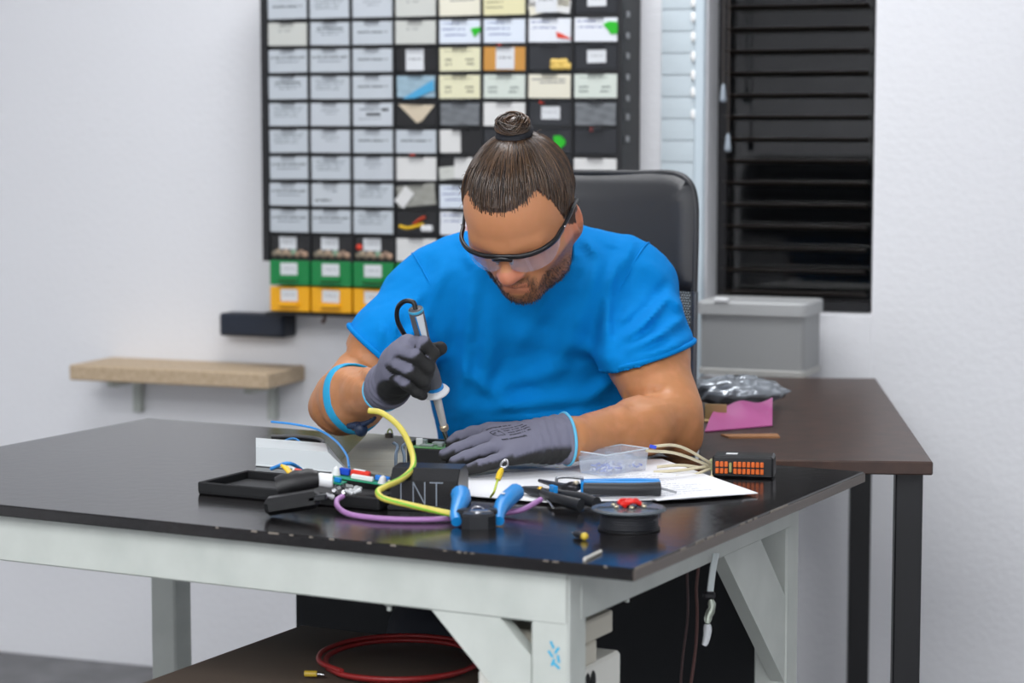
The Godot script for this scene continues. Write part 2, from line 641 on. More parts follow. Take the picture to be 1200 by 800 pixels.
# ---------------------------------------------------------------- the room
func room() -> void:
	var b := Basis(Vector3.UP, -YW)
	var u0 := -2.4
	var u1 := 3.3
	var w0 := -0.125
	var w1 := 7.4
	var H := 2.68
	var wb := MB.new()
	var seg := func(m: MB, ua: float, ub: float, va: float, vb: float, wa: float, wc: float):
		m.box(wpos((ua + ub) * 0.5, (va + vb) * 0.5, (wa + wc) * 0.5), Vector3(ub - ua, vb - va, wc - wa), 0.001, b)
	seg.call(wb, u0, 0.378, 0.0, H, w0 - 0.15, w0)
	seg.call(wb, 0.378, 0.72, 0.0, 0.858, w0 - 0.15, w0)
	seg.call(wb, 0.378, 0.72, 2.1, H, w0 - 0.15, w0)
	seg.call(wb, 0.72, u1, 0.0, H, w0 - 0.15, w0)
	struct("wall_back", wb, M.wall)
	var wl := MB.new()
	seg.call(wl, u0 - 0.15, u0, 0.0, H, w0 - 0.15, w1 + 0.15)
	struct("wall_left", wl, M.wall)
	var wr := MB.new()
	seg.call(wr, u1, u1 + 0.15, 0.0, H, w0 - 0.15, w1 + 0.15)
	struct("wall_right", wr, M.wall)
	var wf := MB.new()
	seg.call(wf, u0, u1, 0.0, H, w1, w1 + 0.15)
	struct("wall_front", wf, M.wall)
	var fl := MB.new()
	seg.call(fl, u0 - 0.15, u1 + 0.15, -0.1, 0.0, w0 - 0.15, w1 + 0.15)
	struct("floor", fl, M.floor)
	var ce := MB.new()
	seg.call(ce, u0 - 0.15, u1 + 0.15, H, H + 0.1, w0 - 0.15, w1 + 0.15)
	struct("ceiling", ce, M.ceiling)
	# window with dark slats inside the reveal
	var wn := Node3D.new()
	wn.name = "window_1"
	add_child(wn)
	wn.position = wpos(0, 0, w0)
	wn.rotation.y = -YW
	wn.set_meta("kind", "structure")
	var fm := mat(rgb(24, 24, 28), 0.5)
	var fr := MB.new()
	for q in [[0.378, 0.398], [0.70, 0.72]]:
		fr.box(Vector3((q[0] + q[1]) * 0.5, 1.48, -0.1), Vector3(q[1] - q[0], 1.244, 0.05))
	fr.box(Vector3(0.549, 0.869, -0.1), Vector3(0.302, 0.022, 0.05)).box(Vector3(0.549, 2.09, -0.1), Vector3(0.302, 0.02, 0.05))
	obj("window_frame", fr, fm, wn)
	var gl := mat(Color(0.02, 0.03, 0.04, 0.35), 0.05)
	gl.transparency = BaseMaterial3D.TRANSPARENCY_ALPHA
	obj("window_pane", MB.new().box(Vector3(0.549, 1.48, -0.11), Vector3(0.302, 1.2, 0.006), 0.0005), gl, wn)
	var night := mat(rgb(8, 10, 14), 0.9)
	obj("night_sheet", MB.new().box(Vector3(0.549, 1.48, -0.143), Vector3(0.34, 1.24, 0.01), 0.0005), night, wn)  # black sheet added to stand in for the night outside
	var sm := mat(rgb(34, 28, 24), 0.38)
	var slat := MB.new().sheet(func(s, t): return Vector3((s - 0.5) * 0.294, 0.004 * sin(t * PI) + (t - 0.5) * 0.008, (t - 0.5) * 0.038), 2, 6, 0.0012).mesh()
	for k in 27:
		obj("slat", slat, sm, wn, Vector3(0.549, 0.895 + k * 0.0445, -0.045))
	var cm := mat(rgb(70, 64, 60), 0.8)
	for q in [[848.0, 98.0, 0.0], [853.5, 156.0, 0.006]]:
		var e := PW(q[0], q[1], w0 - 0.02)
		obj("cord", MB.new().tube(PackedVector3Array([Vector3(e.x, 2.05, -0.018), Vector3(e.x, e.y, -0.018)]), 0.0016, 6), cm, wn)
		obj("cord_pull", MB.new().lathe([Vector2(0.0005, 0.0), Vector2(0.003, -0.002), Vector2(0.0075, -0.032), Vector2(0.006, -0.037), Vector2(0.0005, -0.038)], 12, Transform3D(Basis(), Vector3(e.x, e.y, -0.018)), true), mat(rgb(150, 160, 170), 0.25), wn)
	# the pale closed blind beside the window
	var bl := thing("venetian_blind", "pale grey closed slatted blind beside the dark window", "blind", wpos(0, 0, w0), -YW)
	var pale := mat(rgb(196, 208, 214), 0.5)
	var a := 0.2815
	var z := 0.3535
	var ps := MB.new().sheet(func(s, t): return Vector3((s - 0.5) * (z - a), (t - 0.5) * 0.047, 0.006 + 0.0008 * cos((t - 0.5) * PI) - (t - 0.5) * 0.0025), 2, 6, 0.0012).mesh()
	for k in 34: obj("slat", ps, pale, bl, Vector3((a + z) * 0.5, 0.70 + k * 0.0442, 0))
	obj("guide_rail", MB.new().box(Vector3((z + 0.3745) * 0.5, 1.43, 0.008), Vector3(0.3745 - z, 1.5, 0.016), 0.003), mat(rgb(200, 214, 222), 0.35), bl)
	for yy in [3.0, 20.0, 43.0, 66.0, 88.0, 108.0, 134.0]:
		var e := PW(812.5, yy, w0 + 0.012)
		obj("light_dot", MB.new().ball(Vector3(e.x, e.y, 0.013), Vector3(0.0055, 0.011, 0.003), 10), mat(rgb(250, 250, 248), 0.3), bl)  # light through the cord gaps, made as bright white dots
	obj("headrail", MB.new().box(Vector3(0.328, 2.21, 0.012), Vector3(0.1, 0.04, 0.024), 0.002), pale, bl)

# ---------------------------------------------------------------- the drawer cabinets on the back wall
const U0 := -0.5585
const UP := 0.0983
const V0 := 1.4575
const VP := 0.0563

func cabinets() -> void:
	# what each drawer shows; one string a row, from the topmost row in view
	var rows := [
		["0", "1", "2", "3", "6", "11", "15", "paper", "small"],
		["6", "0", "1", "6", "9g", "9", "10r", "10g"],
		["14", "14", "1", "tall", "7", "orange", "yellowbits", "small"],
		["0", "2", "1", "blue", "7", "8", "11c", "8"],
		["2", "3", "4", "beige", "frost", "13", "smallr", "frost"],
		["2", "3", "1", "1", "half", "dark", "greendot", "darkr"],
		["14", "2", "3", "13r", "pieces", "dark", "dark", "13"],
		["14", "5", "2", "grey", "9", "dark", "dark", "dark"],
		["14", "14", "2", "wires", "10r", "dark", "dark", "dark"],
		["smallb", "smallb", "smallr2", "13", "dark", "dark", "dark", "dark"],
	]
	rows[0].remove_at(0)
	var front := MB.new().box(Vector3(0, 0, -0.004), Vector3(0.0925, 0.0505, 0.008), 0.0015).mesh()
	var lip := MB.new().box(Vector3(0, 0, 0), Vector3(0.034, 0.004, 0.009), 0.0012).mesh()
	var card_full := MB.new().card(0.0905, 0.0475, 0.0008).mesh()
	var card_small := MB.new().card(0.040, 0.026, 0.0008).mesh()
	var card_tall := MB.new().card(0.040, 0.044, 0.0008).mesh()
	var card_half := MB.new().card(0.046, 0.047, 0.0008).mesh()
	var bit := MB.new().ball(Vector3.ZERO, Vector3(0.008, 0.007, 0.003), 8).mesh()
	var marker := MB.new().ball(Vector3.ZERO, Vector3(0.007, 0.0035, 0.0015), 8).mesh()
	var side_clip := MB.new().box(Vector3.ZERO, Vector3(0.004, 0.012, 0.018), 0.0015).mesh()
	var gm := mat(rgb(28, 178, 24), 0.5)
	var rm := mat(rgb(214, 60, 36), 0.5)
	var cls := MB.new().sheet(func(s, t): return Vector3((s - 0.5) * 0.086, (t - 0.5) * 0.044, 0.0012 * sin(s * 13.0 + t * 5.0) * cos(t * 11.0 - s * 4.0)), 14, 8, 0.0005).mesh()
	var poly_bits := {
		"blue_a": [mat(rgb(70, 160, 205), 0.3), PackedVector2Array([Vector2(0.0, 0.02), Vector2(0.042, 0.004), Vector2(0.04, -0.018), Vector2(-0.03, 0.021)])],
		"beige_a": [mat(rgb(206, 192, 168), 0.6), PackedVector2Array([Vector2(-0.04, -0.02), Vector2(0.042, -0.018), Vector2(0.014, 0.014), Vector2(0.002, 0.019)])],
		"green_a": [gm, PackedVector2Array([Vector2(-0.01, -0.006), Vector2(0.011, -0.009), Vector2(0.013, -0.002), Vector2(-0.001, 0.012)])],
		"green_b": [gm, PackedVector2Array([Vector2(-0.017, -0.007), Vector2(-0.004, -0.013), Vector2(0.012, -0.012), Vector2(0.016, 0.0), Vector2(0.013, 0.012), Vector2(0.0, 0.013), Vector2(-0.006, 0.004)])],
		"green_c": [gm, PackedVector2Array([Vector2(-0.013, -0.012), Vector2(0.002, -0.012), Vector2(0.013, -0.002), Vector2(0.012, 0.006), Vector2(0.002, 0.014), Vector2(-0.011, 0.01)])],
		"red_a": [rm, PackedVector2Array([Vector2(-0.016, -0.008), Vector2(-0.002, -0.003), Vector2(0.018, 0.008), Vector2(-0.014, 0.004)])],
	}
	var flat := {}
	for q in poly_bits:
		flat[q] = MB.new().prism(poly_bits[q][1], 0.0, 0.0012, Transform3D(Basis(Vector3(1, 0, 0), Vector3(0, 0, 1), Vector3(0, -1, 0)), Vector3.ZERO)).mesh()
	for half in 2:
		var ua := U0 + half * 4 * UP
		var cab := thing("drawer_cabinet", ["black wall cabinet with neat rows of printed white drawer cards", "black wall cabinet with smoked drawers and hand written cards, beside the white wall strip"][half], "cabinet", wpos(ua, 0, 0), -YW, "drawer cabinets on the wall")
		var v1 := V0 + 2 * VP
		var v0 := V0 - 9 * VP
		var e0 := -0.014 if half == 0 else 0.0
		var e1 := 4 * UP + (0.006 if half == 1 else 0.0)
		var bd := MB.new()
		bd.box(Vector3((e0 + e1) * 0.5, (v0 + v1) * 0.5, -0.121), Vector3(e1 - e0, v1 - v0 + 0.008, 0.006), 0.001)
		for k in 5:
			var t := 0.0055
			var xx := k * UP
			if half == 0 and k == 0:
				xx = -0.006
				t = 0.016
			if half == 0 and k == 4:
				xx -= 0.0015
				t = 0.0026
			if half == 1 and k == 0:
				xx += 0.0015
				t = 0.0026
			if half == 1 and k == 4:
				xx = 4 * UP + 0.003
				t = 0.010
			bd.box(Vector3(xx, (v0 + v1) * 0.5, -0.06), Vector3(t, v1 - v0 + 0.008, 0.12), 0.0008)
		for k in 12: bd.box(Vector3((e0 + e1) * 0.5, v0 + k * VP, -0.0625), Vector3(e1 - e0 - 0.01, 0.0055, 0.115), 0.0008)
		obj("body", bd, M.frame_black, cab)
		if half == 1:
			for yy in [16.0, 41.0, 65.0, 90.0, 115.0, 137.0, 163.0]:
				obj("side_clip", side_clip, mat(rgb(150, 152, 155), 0.4), cab, Vector3(4 * UP + 0.010, PW(731, yy).y, -0.03))
		for r in range(-1, 10):
			for k in 4:
				var what: String = "%d" % [[0, 2, 14, 3][(r + k + 8) % 4]] if r < 0 else rows[r + (0 if r >= 0 else 0)][half * 4 + k]
				if r >= 0: what = rows[r][half * 4 + k]
				var cx := (k + 0.5) * UP
				var cy := V0 - (r - 0.5) * VP - 0.0006
				var num := what.to_int() if what.length() > 0 and what[0].is_valid_int() else -1
				var see := what in ["frost", "dark", "darkr", "greendot", "small", "smallr", "yellowbits", "orange"]
				var dw := obj("drawer", front, M.smoke if see else M.dark_drawer, cab, Vector3(cx, cy, -0.003 - rng.randf() * 0.0025))
				dw.rotation.y = rng.randf_range(-0.006, 0.006)
				obj("handle", lip, M.smoke if see else M.dark_drawer, dw, Vector3(0, 0.0245, 0.003))
				var put := func(called: String, m, mt: Material, p: Vector3, rot := 0.0):
					var o := obj(called, m, mt, dw, p)
					o.rotation.z = rot
				var j := rng.randf_range(-0.012, 0.012)
				if num >= 0: put.call("label_card", card_full, M.cards[num], Vector3(0, -0.001, 0.0012), j)
				if what == "9g": put.call("green_sticker", flat.green_a, gm, Vector3(0.034, -0.001, 0.002))
				if what == "10g": put.call("green_sticker", flat.green_b, gm, Vector3(0.032, 0.002, 0.002))
				if what == "10r": put.call("red_sticker", flat.red_a, rm, Vector3(0.03, -0.012, 0.002))
				match what:
					"small", "smallr":
						put.call("label_card", card_small, M.cards[12], Vector3(0.002, 0.002, 0.0012), j)
						if what == "smallr": put.call("red_marker", marker, rm, Vector3(-0.016, 0.023, 0.003))
					"smallb", "smallr2":
						put.call("label_card", card_small, M.cards[12], Vector3(-0.004, 0.008, 0.0012), j)
						for q in 9: put.call("small_part", bit, mat(rgb(120 + (q * 37) % 60, 112 + (q * 29) % 50, 96 + (q * 23) % 40), 0.4), Vector3(-0.036 + q * 0.009, -0.016 + 0.004 * (q % 2), 0.001))
						if what == "smallr2": put.call("red_part", bit, rm, Vector3(-0.034, 0.002, 0.001))
					"tall":
						put.call("label_card", card_tall, M.cards[12], Vector3(-0.002, -0.001, 0.0012), j)
					"paper":
						put.call("label_card", card_half, M.cards[12], Vector3(-0.008, 0.002, 0.0012), j)
						for q in 4: put.call("paper_scrap", card_small, M.cards[13 if q % 2 else 11], Vector3([-0.026, 0.024, 0.03, -0.03][q], [-0.011, -0.009, 0.01, 0.01][q], 0.0008), [0.2, -0.15, 1.5, 1.4][q])
					"orange":
						put.call("orange_card", card_full, mat(rgb(196, 140, 62), 0.5), Vector3(0, -0.001, 0.0008), j)
						put.call("label_card", card_tall, M.cards[12], Vector3(0.002, 0.0, 0.0022), j)
						put.call("red_marker", marker, rm, Vector3(-0.01, 0.025, 0.004))
					"yellowbits":
						for q in 9: put.call("yellow_part", bit, mat(rgb(222, 188, 96), 0.5), Vector3(0.008 + (q % 5) * 0.0085, -0.018 + 0.009 * (q / 5), 0.001 + 0.0008 * (q % 2)), q)
					"blue":
						put.call("plastic_bag", cls, mat(rgb(150, 176, 190), 0.25), Vector3(0, 0, 0.002))
						put.call("blue_wrap", flat.blue_a, poly_bits.blue_a[0], Vector3(0, -0.004, 0.0035))
					"beige":
						put.call("folded_paper", flat.beige_a, poly_bits.beige_a[0], Vector3(0, 0, 0.001))
					"frost":
						put.call("frosted_bag", cls, mat(rgb(108, 112, 116), 0.3), Vector3(0, -0.001, 0.0012))
					"half":
						put.call("label_card", card_half, M.cards[13], Vector3(-0.022, 0, 0.0012), j)
					"greendot":
						put.call("green_sticker", flat.green_c, gm, Vector3(0.022, 0, 0.001))
					"darkr":
						put.call("red_marker", marker, rm, Vector3(-0.008, 0.024, 0.003))
					"13r":
						put.call("red_marker", marker, rm, Vector3(-0.008, 0.026, 0.004))
					"pieces":
						put.call("label_card", card_tall, M.cards[13], Vector3(0.008, 0.001, 0.0012), j)
						put.call("paper_scrap", card_small, M.cards[6], Vector3(-0.026, -0.009, 0.001), 0.1)
					"grey":
						put.call("plastic_bag", cls, mat(rgb(150, 150, 142), 0.22), Vector3(0, 0, 0.002), 0.1)
						put.call("paper_scrap", card_small, M.cards[13], Vector3(-0.026, -0.004, 0.0045), 0.9)
					"wires":
						put.call("yellow_wire", MB.new().tube(smooth([Vector3(-0.038, -0.008, 0.003), Vector3(-0.02, -0.012, 0.005), Vector3(0.004, -0.007, 0.004), Vector3(0.016, -0.003, 0.003)], 5), 0.0035, 8), mat(rgb(224, 180, 30), 0.4), Vector3.ZERO)
						put.call("red_wire", MB.new().tube(smooth([Vector3(-0.006, -0.004, 0.003), Vector3(0.008, 0.006, 0.005), Vector3(0.02, 0.012, 0.003)], 5), 0.003, 8), mat(rgb(190, 66, 34), 0.4), Vector3.ZERO)
						put.call("white_plug", MB.new().box(Vector3(0.024, -0.012, 0.003), Vector3(0.026, 0.013, 0.008), 0.002), M.white_plastic, Vector3.ZERO)
	# open-fronted coloured bins below the left cabinet
	for r in 2:
		var bm := mat(rgb(0, 128, 62) if r == 0 else rgb(240, 172, 8), 0.42)
		for k in 5:
			var cx := U0 + (k + 0.5) * UP
			var cy := V0 - (9.5 + r) * VP
			var which: String = ["first", "second", "third", "fourth", "fifth"][k]
			var t := thing("storage_bin", "%s plastic bin, %s from the cabinet's free end, with a white tag" % ["green" if r == 0 else "yellow", which], "bin", wpos(cx, cy, 0), -YW, "green bins under the drawers" if r == 0 else "yellow bins under the green ones")
			var bd := MB.new()
			bd.box(Vector3(0, 0, -0.003), Vector3(0.0935, 0.0525, 0.006), 0.0015)
			bd.box(Vector3(-0.045, 0, -0.06), Vector3(0.003, 0.05, 0.11)).box(Vector3(0.045, 0, -0.06), Vector3(0.003, 0.05, 0.11)).box(Vector3(0, -0.025, -0.06), Vector3(0.09, 0.003, 0.11)).box(Vector3(0, 0, -0.117), Vector3(0.093, 0.052, 0.004))
			obj("body", bd, bm, t)
			obj("handle", MB.new().box(Vector3(0, -0.012, 0.006), Vector3(0.046, 0.008, 0.012), 0.003), bm, t)
			var lb := obj("label_tag", card_small, M.cards[12], t, Vector3(0.0, 0.0085, 0.0018))
			lb.rotation.z = rng.randf_range(-0.03, 0.03)
	# a board that carries the bins
	var rail := MB.new().box(wpos(U0 + 2.5 * UP, V0 - 11 * VP - 0.004, -0.06), Vector3(5 * UP + 0.02, 0.006, 0.12), 0.001, Basis(Vector3.UP, -YW))
	solo("bin_shelf", rail, M.frame_black, "thin black wall shelf carrying the yellow bins", "shelf")
	var hk := PW(381, 374, -0.02)
	solo("wall_hook", MB.new().tube(smooth([wpos(hk.x, hk.y + 0.011, -0.02), wpos(hk.x, hk.y, -0.018), wpos(hk.x, hk.y - 0.006, -0.012), wpos(hk.x, hk.y - 0.003, -0.006)], 4), 0.0035, 8), mat(rgb(96, 74, 70), 0.5), "small brown hook under the black bin shelf", "hook")
	# dark box and wooden ledge on the wall below
	var dk := thing("junction_box", "dark blue metal box on the white wall beneath the yellow bins", "box", wpos(-0.635, 0.80, -0.125), -YW)
	obj("body", MB.new().box(Vector3(0, 0, 0.03), Vector3(0.16, 0.05, 0.06), 0.004), mat(rgb(16, 26, 40), 0.5), dk)
	obj("lid", MB.new().box(Vector3(0, 0, 0.062), Vector3(0.15, 0.042, 0.005), 0.002), mat(rgb(20, 30, 46), 0.45), dk)
	var sh := thing("wooden_shelf", "short light wooden shelf on the white wall below the dark blue box", "shelf", wpos(-0.78, 0.694, -0.125), -YW)
	var wood := tri_map(mat(Color.WHITE, 0.6), 8.0, noise_tex(0.03, [[0.0, rgb(176, 152, 122)], [1.0, rgb(204, 184, 156)]], 9))
	obj("board", MB.new().box(Vector3(0, 0, 0.09), Vector3(0.49, 0.034, 0.18), 0.003), wood, sh)
	for s in [-1.0, 1.0]: obj("bracket", MB.new().box(Vector3(s * 0.17, -0.06, 0.01), Vector3(0.02, 0.09, 0.02), 0.002).box(Vector3(s * 0.17, -0.026, 0.07), Vector3(0.02, 0.018, 0.12), 0.002), M.steel, sh)

# ---------------------------------------------------------------- the workbench
func workbench() -> void:
	var t := thing("workbench", "dark topped workbench on a pale grey steel frame with corner braces", "workbench", CORNER, -YT)
	var topm := tri_map(mat(Color.WHITE, 0.17), 3.0, noise_tex(0.012, [[0.0, rgb(16, 15, 16)], [0.55, rgb(23, 21, 22)], [1.0, rgb(32, 29, 28)]], 12), noise_tex(0.05, [], 14, true, 256, 2.0), 0.05)
	var L := 1.25
	var D := 0.785
	obj("tabletop", MB.new().box(Vector3(-L * 0.5, -0.0075, -D * 0.5), Vector3(L, 0.015, D), 0.0016), topm, t)
	# pale worn edging strip: chipped laminate along the front and the side
	var ch := MB.new()
	for k in 16:
		var x := -0.01 - rng.randf() * 0.62
		ch.box(Vector3(x, -0.0012, 0.0002), Vector3(rng.randf_range(0.003, 0.009), rng.randf_range(0.0012, 0.0024), 0.0014), 0.0003)
	for k in 16:
		var zz := -rng.randf() * 0.5
		ch.box(Vector3(0.0002, -0.0014, zz), Vector3(0.0014, rng.randf_range(0.0016, 0.0032), rng.randf_range(0.006, 0.03)), 0.0003)
	var chm := obj("edge_chips", ch, mat(rgb(124, 116, 106), 0.7), t)
	chm.set_meta("kind", "stuff")
	obj("edge_strip", MB.new().box(Vector3(0.0008, -0.0085, -D * 0.5), Vector3(0.0016, 0.012, D), 0.0004), mat(rgb(92, 84, 78), 0.45), t)
	var ap := MB.new()
	obj("apron", MB.new().box(Vector3(-L * 0.5 - 0.02, -0.047, -0.034), Vector3(L - 0.142, 0.062, 0.03), 0.002), M.steel, t)
	obj("apron", MB.new().box(Vector3(-0.103, -0.047, -D * 0.5), Vector3(0.03, 0.062, D - 0.10), 0.002), M.steel, t)
	obj("apron", MB.new().box(Vector3(-L * 0.5 - 0.02, -0.047, -D + 0.035), Vector3(L - 0.14, 0.062, 0.03), 0.002), M.steel, t)
	obj("apron", MB.new().box(Vector3(-L + 0.064, -0.047, -D * 0.5), Vector3(0.03, 0.062, D - 0.10), 0.002), M.steel, t)
	for lx in [-0.1135, -L + 0.0735]:
		for lz in [-0.0435, -D + 0.0435]:
			var lg := obj("leg", MB.new().box(Vector3(lx, -0.382, lz), Vector3(0.049, 0.734, 0.047), 0.003), M.steel, t)
			obj("foot", MB.new().lathe([Vector2(0.001, -0.75), Vector2(0.02, -0.75), Vector2(0.02, -0.744), Vector2(0.008, -0.742), Vector2(0.008, -0.735)], 14, Transform3D(Basis(), Vector3(lx, 0, lz))), M.black, lg)
	# diagonal braces
	var zx := Basis(Vector3(1, 0, 0), Vector3(0, 0, 1), Vector3(0, 1, 0))
	for s in [1.0, -1.0]:
		var c := -0.138 if s > 0 else -L + 0.098
		var o := PackedVector2Array([Vector2(c - s * 0.131, -0.078), Vector2(c - s * 0.040, -0.078), Vector2(c, -0.118), Vector2(c, -0.209)])
		obj("brace", MB.new().prism(o, -0.040, -0.021, Transform3D(zx, Vector3.ZERO)), M.steel, t)
	var yz := Basis(Vector3(0, 0, 1), Vector3(1, 0, 0), Vector3(0, 1, 0))
	var o2 := PackedVector2Array([Vector2(-0.487, -0.078), Vector2(-0.62, -0.078), Vector2(-0.718, -0.176), Vector2(-0.718, -0.30)])
	obj("brace", MB.new().prism(o2, -0.112, -0.091, Transform3D(yz, Vector3.ZERO)), M.steel, t)
	obj("added_dark_panel", MB.new().box(Vector3(-0.525, -0.41, -D + 0.012), Vector3(0.85, 0.62, 0.006), 0.001), mat(rgb(12, 16, 20), 0.8), t)  # near-black sheet added to stand in for the darkness under the bench
	obj("lower_shelf", MB.new().box(Vector3(-0.53, -0.238, -0.25), Vector3(0.40, 0.016, 0.40), 0.002), mat(rgb(92, 80, 70), 0.6), t)
	# little screws under the apron
	for q in [[-0.335, -0.035], [-0.104, -0.21], [-0.104, -0.62]]:
		obj("screw", MB.new().lathe([Vector2(0.0065, -0.0775), Vector2(0.0065, -0.081), Vector2(0.003, -0.083), Vector2(0.003, -0.088), Vector2(0.0002, -0.089)], 10, Transform3D(Basis(), Vector3(q[0], 0, q[1]))), M.steel, t)
	# pen mark on the leg: unreadable blue strokes
	var mk := MB.new()
	var st := [[0.0, 0.0, 0.5], [0.006, -0.01, -0.6], [-0.002, -0.018, 0.7], [0.008, -0.026, 0.2], [0.001, -0.034, -0.4], [0.006, -0.04, 0.9]]
	for q in st: mk.box(Vector3(-0.110 + q[0], -0.102 + q[1] * 0.6, -0.0198), Vector3(0.0032, 0.009, 0.0006), 0.0001, Basis(Vector3(0, 0, 1), q[2]))
	obj("pen_mark", mk, mat(rgb(60, 164, 200), 0.6), t)

# ---------------------------------------------------------------- the man
var HX := Transform3D()
var person: Node3D
var sh_l: Vector3
var sh_r: Vector3
var el_l: Vector3
var el_r: Vector3
var wr_l: Vector3
var wr_r: Vector3
var arm_r := Field.new()
var arm_l := Field.new()
var head := Field.new()
const BUN := Vector3(0, 0.104, -0.058)

func hash3(p: Vector3) -> float:
	return fposmod(sin(p.x * 127.1 + p.y * 311.7 + p.z * 74.7) * 43758.5453, 1.0)

func skeleton() -> void:
	HX = Transform3D(Basis(Vector3.UP, -0.34) * Basis(Vector3.RIGHT, 0.70), P(610, 250, 3.28))
	sh_l = P(736, 338, 3.50)
	sh_r = P(508, 346, 3.52)
	el_l = P(784, 488, 3.335)
	el_r = P(399, 473, 3.38)
	wr_l = P(668, 514, 3.145)
	wr_r = P(455, 451.5, 3.125)

func hairline(x: float, z: float) -> float:
	# height of the hairline in head axes around the head, 0 at the front
	var an := absf(rad_to_deg(atan2(x, z)))
	if an < 15.0: return 0.0655
	if an < 54.0: return lerpf(0.0655, 0.0745, (an - 15.0) / 39.0)
	if an < 64.0: return lerpf(0.0745, 0.050, (an - 54.0) / 10.0)
	if an < 78.0: return lerpf(0.050, -0.012, (an - 64.0) / 14.0)
	if an < 88.0: return lerpf(-0.012, -0.020, (an - 78.0) / 10.0)
	if an < 110.0: return lerpf(-0.020, 0.014, (an - 88.0) / 22.0)
	if an < 125.0: return lerpf(0.014, -0.05, (an - 110.0) / 15.0)
	return -0.06

const SKULL_C := Vector3(0, 0.022, -0.012)
const SKULL_R := Vector3(0.0755, 0.0885, 0.0955)

func build_head(m: MB) -> void:
	var f := head
	f.ell(SKULL_C, SKULL_R, 0.02)
	f.ell(Vector3(0, 0.034, 0.028), Vector3(0.060, 0.056, 0.055), 0.03)
	f.ell(Vector3(0, -0.03, 0.030), Vector3(0.060, 0.066, 0.052), 0.03)
	for s in [-1.0, 1.0]:
		f.cap(Vector3(s * 0.051, -0.045, 0.0), Vector3(s * 0.039, -0.074, 0.022), 0.018, 0.016, 0.03)
		f.cap(Vector3(s * 0.039, -0.074, 0.022), Vector3(s * 0.012, -0.091, 0.062), 0.018, 0.015, 0.03)
		f.cap(Vector3(s * 0.046, -0.024, 0.050), Vector3(s * 0.056, -0.018, 0.018), 0.016, 0.016, 0.03)
		f.cap(Vector3(s * 0.012, 0.010, 0.078), Vector3(s * 0.044, 0.010, 0.064), 0.011, 0.010, 0.016)
		f.ell(Vector3(s * 0.0125, -0.036, 0.0875), Vector3(0.0092, 0.0085, 0.011), 0.008)
		f.ell(Vector3(s * 0.031, -0.011, 0.063), Vector3(0.0145, 0.0135, 0.0145), 0.004)
		# ear
		f.ell(Vector3(s * 0.0770, -0.018, -0.008), Vector3(0.0115, 0.031, 0.0185), 0.006)
		f.ell(Vector3(s * 0.070, -0.040, 0.001), Vector3(0.008, 0.012, 0.009), 0.008)
	f.ell(Vector3(0, -0.092, 0.063), Vector3(0.020, 0.015, 0.015), 0.02)
	f.cap(Vector3(0, 0.004, 0.082), Vector3(0, -0.028, 0.099), 0.0085, 0.0095, 0.012)
	f.ell(Vector3(0, -0.034, 0.1005), Vector3(0.0125, 0.0105, 0.012), 0.010)
	f.ell(Vector3(0, -0.064, 0.068), Vector3(0.028, 0.022, 0.018), 0.02)
	f.cap(Vector3(-0.017, -0.0625, 0.080), Vector3(0, -0.060, 0.0865), 0.0045, 0.0055, 0.006)
	f.cap(Vector3(0.017, -0.0625, 0.080), Vector3(0, -0.060, 0.0865), 0.0045, 0.0055, 0.006)
	f.cap(Vector3(-0.013, -0.072, 0.079), Vector3(0.013, -0.072, 0.079), 0.006, 0.006, 0.006)
	f.cap(Vector3(0, -0.045, -0.028), HX.affine_inverse() * P(622, 306, 3.46), 0.052, 0.058, 0.03)
	f.mod = func(p: Vector3, d: float) -> float:
		var s := 1.0 if p.x > 0.0 else -1.0
		# eye hollows, the hollow of the ear, the line between the lips, nostrils
		var q := Vector3(absf(p.x), p.y, p.z)
		var e := (q - Vector3(0.031, -0.015, 0.094)).length() - 0.0135
		var h := maxf(0.012 - absf(d + e), 0.0) / 0.012
		if q.z > 0.05 and q.y < 0.012: d = maxf(d, -e) + h * h * 0.003
		var lid := ((q - Vector3(0.031, -0.011, 0.063)) / Vector3(0.0150, 0.0138, 0.0150)).length()
		if lid < 1.6: d = minf(d, (lid - 1.0) * 0.0138)
		if q.x > 0.07:
			var ea := ((q - Vector3(0.0892, -0.016, -0.005)) / Vector3(0.0095, 0.021, 0.0105)).length()
			d = maxf(d, (1.0 - ea) * 0.008)
		var mo := Vector2(p.y + 0.0668 - 0.0012 * cos(p.x * 160.0), maxf(absf(p.x) - 0.019, 0.0)).length()
		if p.z > 0.06: d += 0.0030 * exp(-mo * mo / 3.2e-6)
		var ns := (q - Vector3(0.0055, -0.0435, 0.0945)).length()
		if ns < 0.008: d += 0.0035 * exp(-ns * ns / 1.2e-5)
		return d
	var fn := FastNoiseLite.new()
	fn.seed = 4
	fn.frequency = 60.0
	var skin := lin(200, 138, 96)
	var beard := lin(60, 42, 33)
	f.nets(m, Vector3(-0.105, -0.135, -0.125), Vector3(0.105, 0.118, 0.122), 0.0030, func(p: Vector3, _n: Vector3) -> Color:
		var c := skin
		c = c.lerp(lin(204, 138, 98), clampf(fn.get_noise_3dv(p) * 0.8, 0.0, 0.6))
		# ruddy nose, ears and lips
		if absf(p.x) > 0.0745 and p.y < 0.016: c = c.lerp(lin(218, 134, 106), 0.6)
		if p.z > 0.09 and p.y < -0.02 and p.y > -0.05: c = c.lerp(lin(208, 128, 104), 0.6)
		if absf(p.x) < 0.02 and p.z > 0.076 and p.y < -0.0575 and p.y > -0.0785: c = c.lerp(lin(174, 104, 86), 0.55)
		else:
			c = c.lerp(beard, beard_at(p) * (0.58 + 0.3 * fn.get_noise_3dv(p * 6.0)))
		# close cropped skin under the hair
		if p.y > hairline(p.x, p.z) + 0.006: c = lin(64, 46, 36)
		return c, HX)

